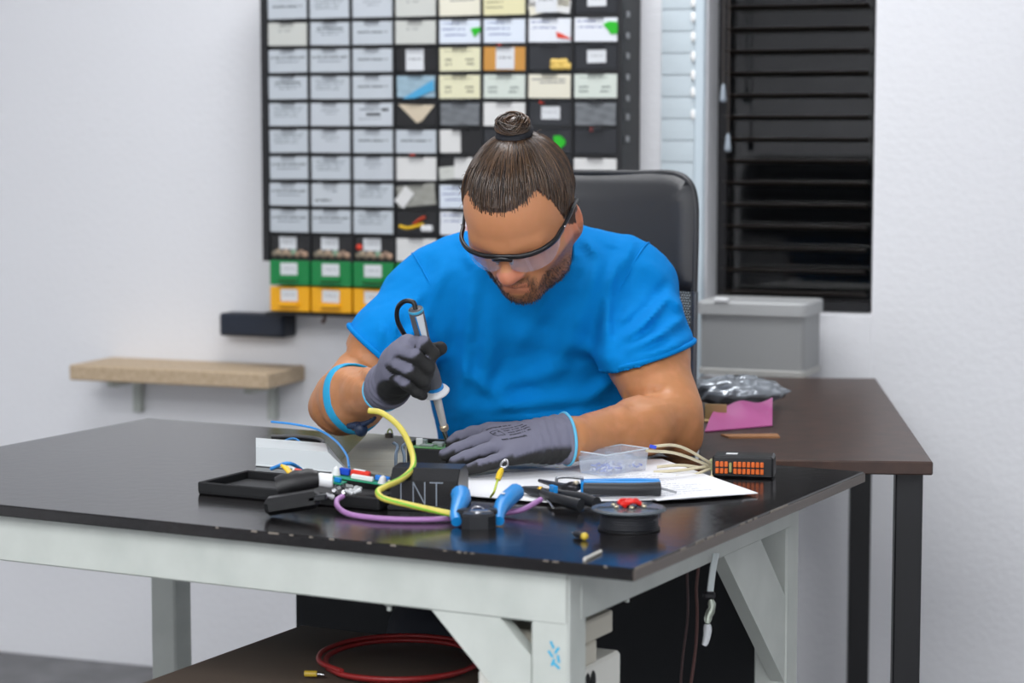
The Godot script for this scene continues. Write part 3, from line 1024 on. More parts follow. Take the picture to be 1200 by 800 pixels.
func beard_at(p: Vector3) -> float:
	# where whiskers grow: jaw, chin and upper lip
	var ax := absf(p.x)
	var jaw := smoothstep(-0.066, -0.080, p.y - clampf((ax - 0.03) * 1.25, 0.0, 0.045)) if ax > 0.012 else smoothstep(-0.078, -0.084, p.y)
	if p.z < 0.0: jaw *= smoothstep(-0.03, -0.01, p.z) * smoothstep(-0.09, -0.075, p.y)
	var lip := smoothstep(0.028, 0.022, ax) * smoothstep(-0.044, -0.049, p.y) * smoothstep(-0.0615, -0.057, p.y) * (1.0 if p.z > 0.06 else 0.0)
	var side := smoothstep(0.017, 0.021, ax) * smoothstep(0.034, 0.026, ax) * smoothstep(-0.050, -0.056, p.y) * (1.0 if p.z > 0.05 else 0.0)
	return clampf(maxf(jaw, maxf(lip, side)), 0.0, 1.0)

func skull_out(dir: Vector3, lift: float) -> Vector3:
	# the point of the scalp in a direction from the skull's middle, lifted by hair
	var t := 1.0 / (dir / SKULL_R).length()
	return SKULL_C + dir * (t + lift)

func build_hair() -> void:
	var r := RandomNumberGenerator.new()
	r.seed = 21
	var hm := mat(Color.WHITE, 0.34)
	hm.vertex_color_use_as_albedo = true
	hm.metallic_specular = 0.6
	# scalp cover
	var cf := Field.new()
	cf.ell(SKULL_C, SKULL_R + Vector3.ONE * 0.0012, 0.02)
	cf.ell(Vector3(0, 0.034, 0.028), Vector3(0.0612, 0.0572, 0.0562), 0.03)
	cf.ell(Vector3(0, 0.088, -0.050), Vector3(0.026, 0.022, 0.026), 0.02)
	cf.mod = func(p: Vector3, d: float) -> float:
		return maxf(d, (hairline(p.x, p.z) + 0.011 - p.y) * 0.7)
	var cap := MB.new()
	cf.nets(cap, Vector3(-0.09, -0.07, -0.115), Vector3(0.09, 0.13, 0.1), 0.0035, func(p: Vector3, _n): return lin(58, 41, 30).lerp(lin(74, 54, 40), hash3(p)), HX, 0.008)
	obj("hair_base", cap, hm, person)
	# combed strands from hairline and scalp up to the knot
	var st := MB.new()
	var bd := (BUN - SKULL_C).normalized()
	var knot := BUN - Vector3(0, 0.012, -0.006)
	var browns := [lin(58, 40, 28), lin(72, 51, 36), lin(88, 64, 46), lin(44, 31, 24), lin(108, 82, 60)]
	var made := 0
	var guard := 0
	head.act = PackedInt32Array([0, 1, 2])
	while made < 4400 and guard < 40000:
		guard += 1
		var d := Vector3(r.randfn(), r.randfn(), r.randfn()).normalized()
		var p := skull_out(d, 0.0)
		for k in 3: p -= d * head.raw(p) * 0.9
		if p.y < hairline(p.x, p.z) - 0.001 + r.randf() * 0.005: continue
		if d.z < -0.3 and r.randf() < 0.7: continue
		if p.y > hairline(p.x, p.z) + 0.035 and r.randf() < 0.35: continue
		if made % 3 == 0 and d.dot(bd) > 0.55: continue
		var lift := r.randf_range(0.0016, 0.0065)
		var pts := PackedVector3Array()
		var rad := []
		var n := 9
		var wob := r.randf_range(-0.05, 0.05)
		var stop := r.randf_range(0.90, 1.0)
		for i in n:
			var t := stop * float(i) / (n - 1)
			var dd := d.slerp(bd, t)
			dd = (dd + bd.cross(d).normalized() * wob * sin(t * PI)).normalized()
			var up := lerpf(0.0006, lift, minf(t * 4.0, 1.0))
			var q := skull_out(dd, up)
			for k in 3: q -= dd * (head.raw(q) - up) * 0.9
			q = q.lerp(knot, smoothstep(0.72, 1.0, t) * 0.85)
			pts.append(HX * q)
			rad.append(lerpf(0.0005, 0.00075, minf(t * 3.0, 1.0)))
		var c: Color = browns[r.randi() % 5]
		st.tube(pts, rad, 3, [c], false)
		made += 1
	var so := obj("hair", st, hm, person)
	so.set_meta("kind", "stuff")
	so.set_meta("label", "brown hair combed back to a knot")
	# the knot: coiled locks round a black elastic
	var bun := MB.new()
	for k in 420:
		var a0 := r.randf() * TAU
		var tilt := r.randf_range(-0.9, 0.9)
		var rr := r.randf_range(0.008, 0.0235)
		var hh := r.randf_range(-0.004, 0.026) * (1.45 - rr / 0.024)
		var pts := PackedVector3Array()
		var ln := r.randf_range(1.6, 3.6)
		for i in 9:
			var t := float(i) / 8
			var an := a0 + t * ln
			var lp := Vector3(cos(an) * rr * 1.12, hh * 0.5, sin(an) * rr).rotated(Vector3(cos(a0 * 3.0), 0, sin(a0 * 3.0)), tilt * 0.75)
			lp.y = maxf(lp.y * 0.85, -0.010) + 0.014
			pts.append(HX * (BUN + lp + Vector3(sin(an * 3.0 + a0), cos(an * 2.0), sin(an * 2.5)) * 0.0012))
		bun.tube(pts, 0.0008, 4, [browns[(k * 7) % 5]], false)
	bun.col = lin(66, 46, 33)
	bun.ball(HX * (BUN + Vector3(0, 0.012, 0)), Vector3(0.021, 0.015, 0.019), 14, HX.basis)
	obj("hair_bun", bun, hm, person)
	var ring := PackedVector3Array()
	for i in 20:
		var an := TAU * i / 20
		ring.append(HX * (BUN + Vector3(cos(an) * 0.0215, 0.004 + 0.005 * sin(an), 0.003 + sin(an) * 0.0232)))
	obj("hair_tie", MB.new().tube(ring, 0.0068, 8, [], false, 1.0, Vector3.ZERO, true), mat(rgb(16, 18, 26), 0.7), person)
	# stray wisps at the neck, the temples and the knot
	var wisp := MB.new()
	for k in 46:
		var d := Vector3(r.randf_range(-1, 1), r.randf_range(-0.2, 1.0), r.randf_range(-0.6, 0.4)).normalized()
		if k < 14: d = Vector3(-0.9, r.randf_range(-0.35, 0.1), r.randf_range(-0.35, 0.05)).normalized()
		var p := skull_out(d, 0.004)
		if p.y < hairline(p.x, p.z) + 0.01 and d.z > -0.1: continue
		if k >= 14 and k % 3 == 0: p = BUN + Vector3(r.randf_range(-0.02, 0.02), 0.012, r.randf_range(-0.015, 0.015))
		var o := (d + Vector3(r.randfn(), r.randfn(), r.randfn()) * 0.5).normalized()
		var tg := d.cross(Vector3(r.randfn(), r.randfn(), r.randfn())).normalized()
		var pts := PackedVector3Array()
		var ln := r.randf_range(0.006, 0.016)
		for i in 6:
			var t := float(i) / 5
			pts.append(HX * (p + o * ln * sin(t * 1.8) * 0.7 + tg * ln * t))
		wisp.tube(pts, 0.0003, 3, [browns[k % 5]], false)
	obj("stray_hair", wisp, hm, person).set_meta("kind", "stuff")
	# whiskers
	var bm := MB.new()
	head.all()
	guard = 0
	made = 0
	while made < 1900 and guard < 16000:
		guard += 1
		var d := Vector3(r.randf_range(-1, 1), r.randf_range(-1.0, -0.1), r.randf_range(0.0, 1.1)).normalized()
		var o := Vector3(0, -0.045, 0.02)
		# walk out along d until the skin
		var t := 0.02
		for i in 12:
			var dd := head.at(o + d * t)
			t -= dd * 0.8
			if absf(dd) < 0.0004: break
		var p := o + d * t
		if r.randf() > beard_at(p): continue
		var dir := (d * 0.6 + Vector3(0, -0.8, 0.1) + Vector3(r.randfn(), r.randfn(), r.randfn()) * 0.3).normalized()
		var ln := r.randf_range(0.002, 0.0055)
		bm.tube(PackedVector3Array([HX * (p - d * 0.0005), HX * (p + dir * ln * 0.5 + d * 0.0008), HX * (p + dir * ln)]), [0.0003, 0.00024, 0.0001], 3, [[lin(48, 33, 26), lin(70, 48, 34), lin(34, 25, 22)][made % 3]], false)
		made += 1
	var bo := obj("beard", bm, hm, person)
	bo.set_meta("kind", "stuff")

func build_body() -> void:
	person = thing("person", "man in a bright blue T-shirt and grey gloves bent over the bench, soldering", "person", Vector3.ZERO)
	var skin_m := mat(Color.WHITE, 0.5)
	skin_m.vertex_color_use_as_albedo = true
	skin_m.subsurf_scatter_enabled = true
	skin_m.subsurf_scatter_strength = 0.12
	tri_map(skin_m, 40.0, null, noise_tex(0.09, [], 31, true, 256, 3.0), 0.12)
	var m := MB.new()
	build_head(m)
	var fn := FastNoiseLite.new()
	fn.seed = 9
	fn.frequency = 34.0
	var paint := func(p: Vector3, _n: Vector3) -> Color:
		var c := lin(188, 128, 84).lerp(lin(202, 138, 96), clampf(fn.get_noise_3dv(p) * 1.4, 0.0, 0.9))
		return c.lerp(lin(160, 100, 64), clampf(-fn.get_noise_3dv(p * 4.0) - 0.42, 0.0, 0.5))
	# his left arm: shoulder, elbow on the bench, forearm to the glove
	var f := arm_l
	var mid := sh_l.lerp(el_l, 0.5)
	f.cap(sh_l, mid, 0.060, 0.057, 0.03).cap(mid, el_l, 0.057, 0.048, 0.03)
	f.cap(mid + Vector3(-0.012, -0.01, 0.012), sh_l.lerp(el_l, 0.8) + Vector3(-0.008, 0, 0.012), 0.046, 0.040, 0.03)
	f.cap(el_l, P(797, 512, 3.345), 0.045, 0.033, 0.025)
	var fb := el_l.lerp(wr_l, 0.28)
	f.cap(el_l + Vector3(-0.004, -0.006, 0.004), fb + Vector3(0, -0.003, 0.004), 0.041, 0.039, 0.014).cap(fb + Vector3(0, -0.003, 0.004), wr_l, 0.039, 0.0275, 0.03)
	f.cap(el_l.lerp(wr_l, 0.1) + Vector3(0, 0.006, 0.014), el_l.lerp(wr_l, 0.5) + Vector3(0, 0.002, 0.012), 0.029, 0.023, 0.02)
	f.cap(wr_l, P(610, 524, 3.13), 0.028, 0.026, 0.02)
	var tip := P(776, 470, 3.26)
	f.mod = func(p: Vector3, d: float) -> float:
		# crease in the crook of the arm, tendon ridge by the elbow
		var q := p - P(757, 467, 3.27)
		var al := clampf(q.x / 0.035, -1.0, 1.0)
		var ds := Vector2(q.y - 0.010 * al, maxf(absf(q.x) - 0.022, 0.0)).length()
		if p.z > -3.33: d += 0.006 * exp(-ds * ds / 5e-5)
		d -= 0.003 * exp(-(p - P(792, 490, 3.29)).length_squared() / 2.6e-4)
		return d + 0.0028 * fn.get_noise_3dv(p * 0.45)
	f.nets(m, Vector3(0.03, 0.72, -3.62), Vector3(0.33, 1.14, -3.02), 0.006, paint)
	# his right arm
	f = arm_r
	mid = sh_r.lerp(el_r, 0.5)
	f.cap(sh_r, mid, 0.060, 0.054, 0.03).cap(mid, el_r, 0.054, 0.042, 0.03)
	f.cap(el_r, P(381, 476, 3.40), 0.040, 0.022, 0.03)
	fb = el_r.lerp(wr_r, 0.3)
	f.cap(el_r, fb + Vector3(0, 0.002, 0), 0.043, 0.044, 0.008).cap(fb + Vector3(0, 0.002, 0), wr_r, 0.044, 0.0238, 0.03)
	f.cap(el_r.lerp(wr_r, 0.15) + Vector3(-0.012, 0.018, 0), el_r.lerp(wr_r, 0.55) + Vector3(-0.004, 0.012, 0), 0.026, 0.020, 0.02)
	f.cap(wr_r, P(458, 440, 3.09), 0.022, 0.018, 0.02)
	f.mod = func(p: Vector3, d: float) -> float:
		var q := p - P(415, 424, 3.33)
		var ds := Vector2(q.y + q.x * 0.35, maxf(absf(q.x) - 0.03, 0.0)).length()
		d += 0.006 * exp(-ds * ds / 3e-5)
		return d + 0.0032 * fn.get_noise_3dv(p * 0.5)
	f.nets(m, Vector3(-0.34, 0.74, -3.64), Vector3(-0.04, 1.13, -3.02), 0.006, paint)
	# trunk inside the shirt
	var tr := Field.new()
	tr.cap(P(622, 306, 3.46), P(622, 350, 3.52), 0.058, 0.085, 0.04)
	for x in [580.0, 664.0]: tr.cap(P(x, 355, 3.54), P(x + 4, 520, 3.62), 0.088, 0.078, 0.05)
	tr.cap(P(560, 345, 3.52), sh_r, 0.06, 0.05, 0.04).cap(P(680, 342, 3.51), sh_l, 0.06, 0.05, 0.04)
	tr.cap(P(610, 560, 3.68), P(650, 560, 3.68), 0.09, 0.09, 0.05)
	tr.nets(m, Vector3(-0.22, 0.6, -3.85), Vector3(0.24, 1.16, -3.35), 0.014, paint)
	obj("body", m, skin_m, person)
	build_shirt()
	build_trousers()
	build_gloves()
	build_hair()

func build_shirt() -> void:
	var f := Field.new()
	for x in [578.0, 668.0]:
		f.cap(P(x, 362, 3.535), P(x + 3, 440, 3.575), 0.102, 0.096, 0.05)
		f.cap(P(x + 3, 440, 3.575), P(x + 3, 540, 3.62), 0.096, 0.092, 0.05)
	f.cap(P(556, 352, 3.50), P(688, 348, 3.49), 0.086, 0.086, 0.05)
	f.cap(P(600, 340, 3.60), P(644, 340, 3.60), 0.10, 0.10, 0.06)
	f.cap(P(617, 312, 3.46), sh_l, 0.058, 0.068, 0.04).cap(P(617, 316, 3.46), sh_r, 0.058, 0.068, 0.04)
	f.cap(P(632, 290, 3.46), P(706, 316, 3.51), 0.034, 0.05, 0.04).cap(P(600, 296, 3.46), P(536, 324, 3.51), 0.034, 0.05, 0.04)
	var sl := Field.new()
	var sr := Field.new()
	var ml := sh_l.lerp(el_l, 0.5)
	sl.cap(sh_l, ml, 0.069, 0.0645, 0.03).cap(ml, el_l, 0.0645, 0.058, 0.03)
	sl.cap(ml + Vector3(-0.012, -0.01, 0.012), sh_l.lerp(el_l, 0.8) + Vector3(-0.008, 0, 0.012), 0.052, 0.047, 0.03)
	sr.cap(sh_r, sh_r.lerp(el_r, 0.5), 0.069, 0.062, 0.03).cap(sh_r.lerp(el_r, 0.5), el_r, 0.062, 0.055, 0.03)
	f.extra = [sl, sr]
	f.cap(P(628, 560, 3.66), P(600, 575, 3.68), 0.10, 0.10, 0.05)
	# each sleeve is cut square across the arm, as its straight hem shows
	var cl := P(769, 416, 3.41)
	var cr := P(436, 408, 3.44)
	var dl := ((P(812, 403, 3.41) - P(727, 429, 3.41)).cross(ray(770, 415) + Vector3(0, 0.10, 0))).normalized()
	var drr := ((P(415, 390, 3.44) - P(454, 423, 3.44)).cross(ray(436, 408) + Vector3(0, 0.10, 0))).normalized()
	if dl.dot(el_l - sh_l) < 0: dl = -dl
	if drr.dot(el_r - sh_r) < 0: drr = -drr
	# folds as ridges: from px, to px, width and height in metres
	var folds := []
	for q in [[742, 282, 716, 330, 0.010, 0.006], [716, 330, 708, 410, 0.012, 0.008], [700, 300, 690, 350, 0.012, 0.005], [690, 350, 640, 450, 0.018, 0.006],
		[735, 388, 782, 345, 0.007, 0.0081], [735, 402, 796, 372, 0.007, 0.0068], [782, 345, 800, 362, 0.008, 0.0054], [745, 300, 790, 335, 0.016, 0.003], [740, 412, 806, 392, 0.006, 0.0041],
		[560, 318, 548, 400, 0.012, 0.005], [548, 400, 536, 490, 0.014, 0.006], [578, 350, 566, 460, 0.016, 0.004], [500, 330, 480, 372, 0.010, 0.005], [520, 312, 506, 360, 0.010, 0.005],
		[470, 350, 462, 400, 0.008, 0.0054], [452, 372, 446, 402, 0.007, 0.004], [498, 372, 476, 398, 0.008, 0.0068], [540, 486, 700, 470, 0.014, 0.007], [560, 500, 720, 492, 0.010, 0.006], [600, 455, 700, 430, 0.016, 0.005],
		[690, 470, 734, 440, 0.010, 0.006], [660, 400, 718, 420, 0.014, 0.004], [545, 440, 600, 480, 0.012, 0.005], [684, 278, 702, 300, 0.009, 0.0028], [700, 276, 724, 292, 0.009, 0.0024], [655, 330, 610, 400, 0.014, 0.004], [540, 292, 556, 312, 0.007, 0.003]]:
		var a := P(q[0], q[1], 3.42)
		var b := P(q[2], q[3], 3.42)
		folds.append([Vector2(a.x, a.y), Vector2(b.x, b.y), 1.0 / (q[4] * q[4]), q[5] * 2.0])
	for q in [[734, 288, 718, 346, 0.0065, 0.0055], [718, 346, 714, 396, 0.0065, 0.0070], [744, 300, 724, 356, 0.0060, 0.0030], [724, 356, 720, 392, 0.0060, 0.0035], [721, 388, 762, 354, 0.0070, 0.0075], [762, 354, 784, 328, 0.0080, 0.0045], [722, 404, 766, 378, 0.0065, 0.0040], [766, 378, 802, 384, 0.0070, 0.0030],
		[676, 282, 694, 312, 0.0100, 0.0030], [668, 300, 648, 345, 0.0120, 0.0045], [712, 292, 734, 297, 0.0050, 0.0022], [700, 278, 716, 296, 0.0110, 0.0018], [502, 294, 488, 384, 0.0070, 0.0035], [540, 302, 532, 424, 0.0110, 0.0035], [560, 330, 556, 460, 0.0100, 0.0030], [446, 366, 470, 404, 0.0065, 0.0028], [590, 420, 560, 500, 0.0120, 0.0040], [690, 430, 560, 482, 0.0120, 0.0040], [528, 286, 548, 300, 0.0070, 0.0030]]:
		var a := P(q[0], q[1], 3.42)
		var b := P(q[2], q[3], 3.42)
		folds.append([Vector2(a.x, a.y), Vector2(b.x, b.y), 1.0 / (q[4] * q[4]), -q[5] * 1.2])
	var fn := FastNoiseLite.new()
	fn.seed = 12
	fn.frequency = 9.0
	var neck0 := HX * Vector3(0, -0.045, -0.028)
	var neck1 := P(622, 306, 3.46)
	var nd := neck1 - neck0
	arm_l.all()
	arm_r.all()
	f.mod = func(p: Vector3, d: float) -> float:
		var xy := Vector2(p.x, p.y)
		# sleeves, each cut off along its hem, joined to the trunk of the shirt
		if absf(p.x) > 0.05:
			var s: float = maxf(sl.raw(p), (p - cl).dot(dl)) if p.x > 0.0 else maxf(sr.raw(p), (p - cr).dot(drr))
			var bl := maxf(0.03 - absf(d - s), 0.0) / 0.03
			d = minf(d, s) - bl * bl * 0.0075 * smoothstep(0.0, -0.05, (p - cl).dot(dl) if p.x > 0.0 else (p - cr).dot(drr))
		if d < 0.03 and d > -0.03:
			var keep := 1.0 if absf(p.x) < 0.05 else smoothstep(0.0, -0.006, (p - cl).dot(dl)) if p.x > 0.2 else smoothstep(0.0, -0.006, (p - cr).dot(drr)) if p.x < -0.17 else 1.0
			for q in folds:
				var a: Vector2 = q[0]
				var ab: Vector2 = q[1] - a
				var h := clampf((xy - a).dot(ab) / ab.length_squared(), 0.0, 1.0)
				var dd: float = (xy - a - ab * h).length_squared() * q[2]
				if dd < 5.0: d -= keep * q[3] * exp(-dd) * (0.35 + 0.65 * sin(h * PI))
			d += 0.006 * keep * fn.get_noise_3dv(p)
		# the neck opening
		var h2 := clampf((p - neck0).dot(nd) / nd.length_squared(), 0.0, 1.15)
		var ne := 0.064 - (p - neck0 - nd * h2).length()
		return maxf(d, minf(ne, 0.05))
	var m := MB.new()
	f.nets(m, Vector3(-0.30, 0.60, -3.80), Vector3(0.34, 1.17, -3.20), 0.0052, null, Transform3D(), 0.016)
	var sm := mat(rgb(0, 133, 214), 0.88)
	sm.metallic_specular = 0.25
	tri_map(sm, 30.0, noise_tex(0.08, [[0.0, Color(0.92, 0.92, 0.92)], [1.0, Color(1, 1, 1)]], 41), noise_tex(0.12, [], 42, true, 256, 4.0), 0.25)
	var shirt := obj("t_shirt", m, sm, person)
	# stitched hems
	for q in [[cl, dl, 0.0655, sh_l], [cr, drr, 0.0645, sh_r]]:
		var ring := []
		var x: Vector3 = q[1].cross(Vector3(0, 0, 1)).normalized()
		var y: Vector3 = q[1].cross(x)
		f.all()
		for i in 28:
			var an := TAU * i / 28
			var dir := x * cos(an) + y * sin(an)
			var rr: float = q[2]
			var o: Vector3 = q[0] - q[1] * 0.004
			for k in 14: rr -= (sl if q[0] == cl else sr).raw(o + dir * rr) * 0.8
			ring.append(o + dir * clampf(rr + 0.0002, 0.045, 0.105))
		obj("sleeve_hem", MB.new().tube(smooth(ring, 2, true), 0.0042, 8, [], false, 1.0, Vector3.ZERO, true), sm, shirt)
	for q in [[sh_l, (sh_l - P(660, 330, 3.52)).normalized()], [sh_r, (sh_r - P(580, 335, 3.53)).normalized()]]:
		var ring := []
		var nn: Vector3 = (q[1] + Vector3(0, -0.35, 0)).normalized()
		var x: Vector3 = nn.cross(Vector3(0, 0, 1)).normalized()
		var y: Vector3 = nn.cross(x)
		f.all()
		for i in 30:
			var dir := x * cos(TAU * i / 30) + y * sin(TAU * i / 30)
			var rr := 0.02
			for k in 30:
				var d := f.at(q[0] + dir * rr)
				if d > -0.0004: break
				rr += maxf(-d * 0.6, 0.001)
			ring.append(q[0] + dir * minf(rr, 0.10))
		obj("arm_seam", MB.new().tube(smooth(ring, 2, true), 0.0016, 5, [], false, 1.0, Vector3.ZERO, true), sm, shirt)
	var cring := []
	var ax := nd.normalized()
	var x2 := ax.cross(Vector3(0, 0, 1)).normalized()
	var y2 := ax.cross(x2)
	for i in 24:
		var an := TAU * i / 24
		cring.append(neck0 + nd * 0.93 + (x2 * cos(an) + y2 * sin(an)) * 0.0645)
	obj("collar", MB.new().tube(smooth(cring, 2, true), 0.0075, 8, [], false, 1.0, Vector3.ZERO, true), sm, shirt)

func build_trousers() -> void:
	var f := Field.new()
	var jm := mat(rgb(18, 22, 32), 0.85)
	for s in [-1.0, 1.0]:
		var hip := Vector3(0.03 + s * 0.085, 0.60, -3.78)
		var kn := Vector3(0.03 + s * 0.16, 0.44, -3.47)
		var an := Vector3(0.03 + s * 0.17, 0.12, -3.58)
		f.cap(hip, kn, 0.085, 0.06, 0.04).cap(kn, an, 0.062, 0.05, 0.03)
	f.cap(Vector3(-0.03, 0.62, -3.77), Vector3(0.09, 0.62, -3.77), 0.11, 0.11, 0.05)
	var m := MB.new()
	f.nets(m, Vector3(-0.28, 0.04, -3.93), Vector3(0.34, 0.76, -3.38), 0.014)
	obj("trousers", m, jm, person)
	for s in [-1.0, 1.0]:
		var an := Vector3(0.03 + s * 0.17, 0.05, -3.58)
		var g := Field.new()
		g.cap(an + Vector3(0, 0.01, -0.03), an + Vector3(0, -0.012, 0.08), 0.04, 0.034, 0.03).cap(an, an + Vector3(0, 0.07, 0), 0.042, 0.045, 0.03)
		g.mod = func(p: Vector3, d: float) -> float: return maxf(d, 0.004 - p.y)
		var sm := MB.new()
		g.nets(sm, an + Vector3(-0.07, -0.06, -0.09), an + Vector3(0.07, 0.13, 0.14), 0.010)
		obj("shoe", sm, M.black_soft, person)

# ---------------------------------------------------------------- gloves
func glove(called: String, palm: Array, fingers: Array, cuff: Array, pd: Vector3, heel: Array, lo: Vector3, hi: Vector3, coat: Callable) -> void:
	var f := Field.new()
	for q in palm: f.cap(q[0], q[1], q[2], q[3], 0.018)
	var segs := []
	for q in fingers:
		var pts: Array = q[0]
		var rr: Array = q[1]
		for i in pts.size() - 1:
			f.cap(pts[i], pts[i + 1], rr[i], rr[i + 1], 0.0045)
			segs.append([pts[i], pts[i + 1], rr[i], i])
	f.cap(cuff[0], cuff[1], cuff[2], cuff[3], 0.02)
	var ax: Vector3 = (cuff[1] - cuff[0]).normalized()
	var fn := FastNoiseLite.new()
	fn.seed = 5
	fn.frequency = 40.0
	f.mod = func(p: Vector3, d: float) -> float:
		var t: float = (p - cuff[0]).dot(ax)
		# ribbed folds of the knit where hand meets cuff; straight cut at the cuff's end
		if t > -0.045: d += 0.0009 * sin(t * 520.0 + 3.0 * fn.get_noise_3dv(p * 0.4)) * smoothstep(-0.045, -0.01, t)
		d += 0.0007 * fn.get_noise_3dv(p)
		return maxf(d, (p - cuff[1]).dot(ax))
	var grey := lin(112, 112, 130)
	var black := lin(34, 34, 38)
	var m := MB.new()
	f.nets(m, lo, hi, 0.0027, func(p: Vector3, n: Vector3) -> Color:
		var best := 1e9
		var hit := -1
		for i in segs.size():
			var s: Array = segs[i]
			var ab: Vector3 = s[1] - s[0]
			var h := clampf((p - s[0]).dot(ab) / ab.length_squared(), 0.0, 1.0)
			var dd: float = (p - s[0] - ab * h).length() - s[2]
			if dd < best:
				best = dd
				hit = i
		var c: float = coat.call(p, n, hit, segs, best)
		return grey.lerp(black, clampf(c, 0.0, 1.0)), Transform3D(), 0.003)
	var gm := mat(Color.WHITE, 0.78)
	gm.vertex_color_use_as_albedo = true
	tri_map(gm, 55.0, null, noise_tex(0.16, [], 51, true, 256, 5.0), 0.3)
	var g := obj(called, m, gm, person)
	# pale blue edge of the cuff
	var ring := []
	var x := ax.cross(Vector3(0, 1, 0.2)).normalized()
	var y := ax.cross(x)
	f.all()
	for i in 30:
		var an := TAU * i / 30
		var dir := x * cos(an) + y * sin(an)
		var o: Vector3 = cuff[1] - ax * 0.002
		var rr := 0.036
		for k in 8: rr -= f.raw(o + dir * rr) * 0.8
		ring.append(o + dir * (rr + 0.0006))
	obj("cuff_edge", MB.new().tube(smooth(ring, 2, true), 0.0022, 6, [], false, 1.0, Vector3.ZERO, true), mat(rgb(96, 186, 222), 0.6), g)
	if called == "glove" and heel.size():
		# printed marks on the back of the hand, laid on the knit
		var im := Image.create(160, 96, false, Image.FORMAT_RGBA8)
		im.fill(Color(0.2, 0.2, 0.24, 0.0))
		var r := RandomNumberGenerator.new()
		r.seed = 3
		var ink := Color(0.16, 0.16, 0.20, 0.85)
		draw_text(im, 8, 112, 4, 7, ink, r)
		for q in 4: draw_text(im, 56, 150, 22 + q * 14, 6, ink, r)
		im.fill_rect(Rect2i(8, 24, 34, 3), ink)
		im.fill_rect(Rect2i(8, 62, 34, 3), ink)
		im.fill_rect(Rect2i(8, 24, 3, 40), ink)
		im.fill_rect(Rect2i(39, 24, 3, 40), ink)
		draw_text(im, 14, 38, 34, 8, ink, r)
		draw_text(im, 8, 110, 82, 7, ink, r)
		var pm := mat(Color.WHITE, 0.8)
		pm.albedo_texture = ImageTexture.create_from_image(im)
		pm.transparency = BaseMaterial3D.TRANSPARENCY_ALPHA
		var o0: Vector3 = heel[0]
		var ua: Vector3 = heel[1]
		var va: Vector3 = heel[2]
		var dn := ua.cross(va).normalized()
		if dn.dot(Vector3(0, 1, 0.6)) > 0: dn = -dn
		var sh := MB.new().sheet(func(s: float, t: float) -> Vector3:
			var p := o0 + ua * s + va * t - dn * 0.03
			for k in 40:
				var d := f.at(p)
				if d < 0.0005: break
				p += dn * d * 0.7
			return p, 16, 10)
		obj("print", sh, pm, g)

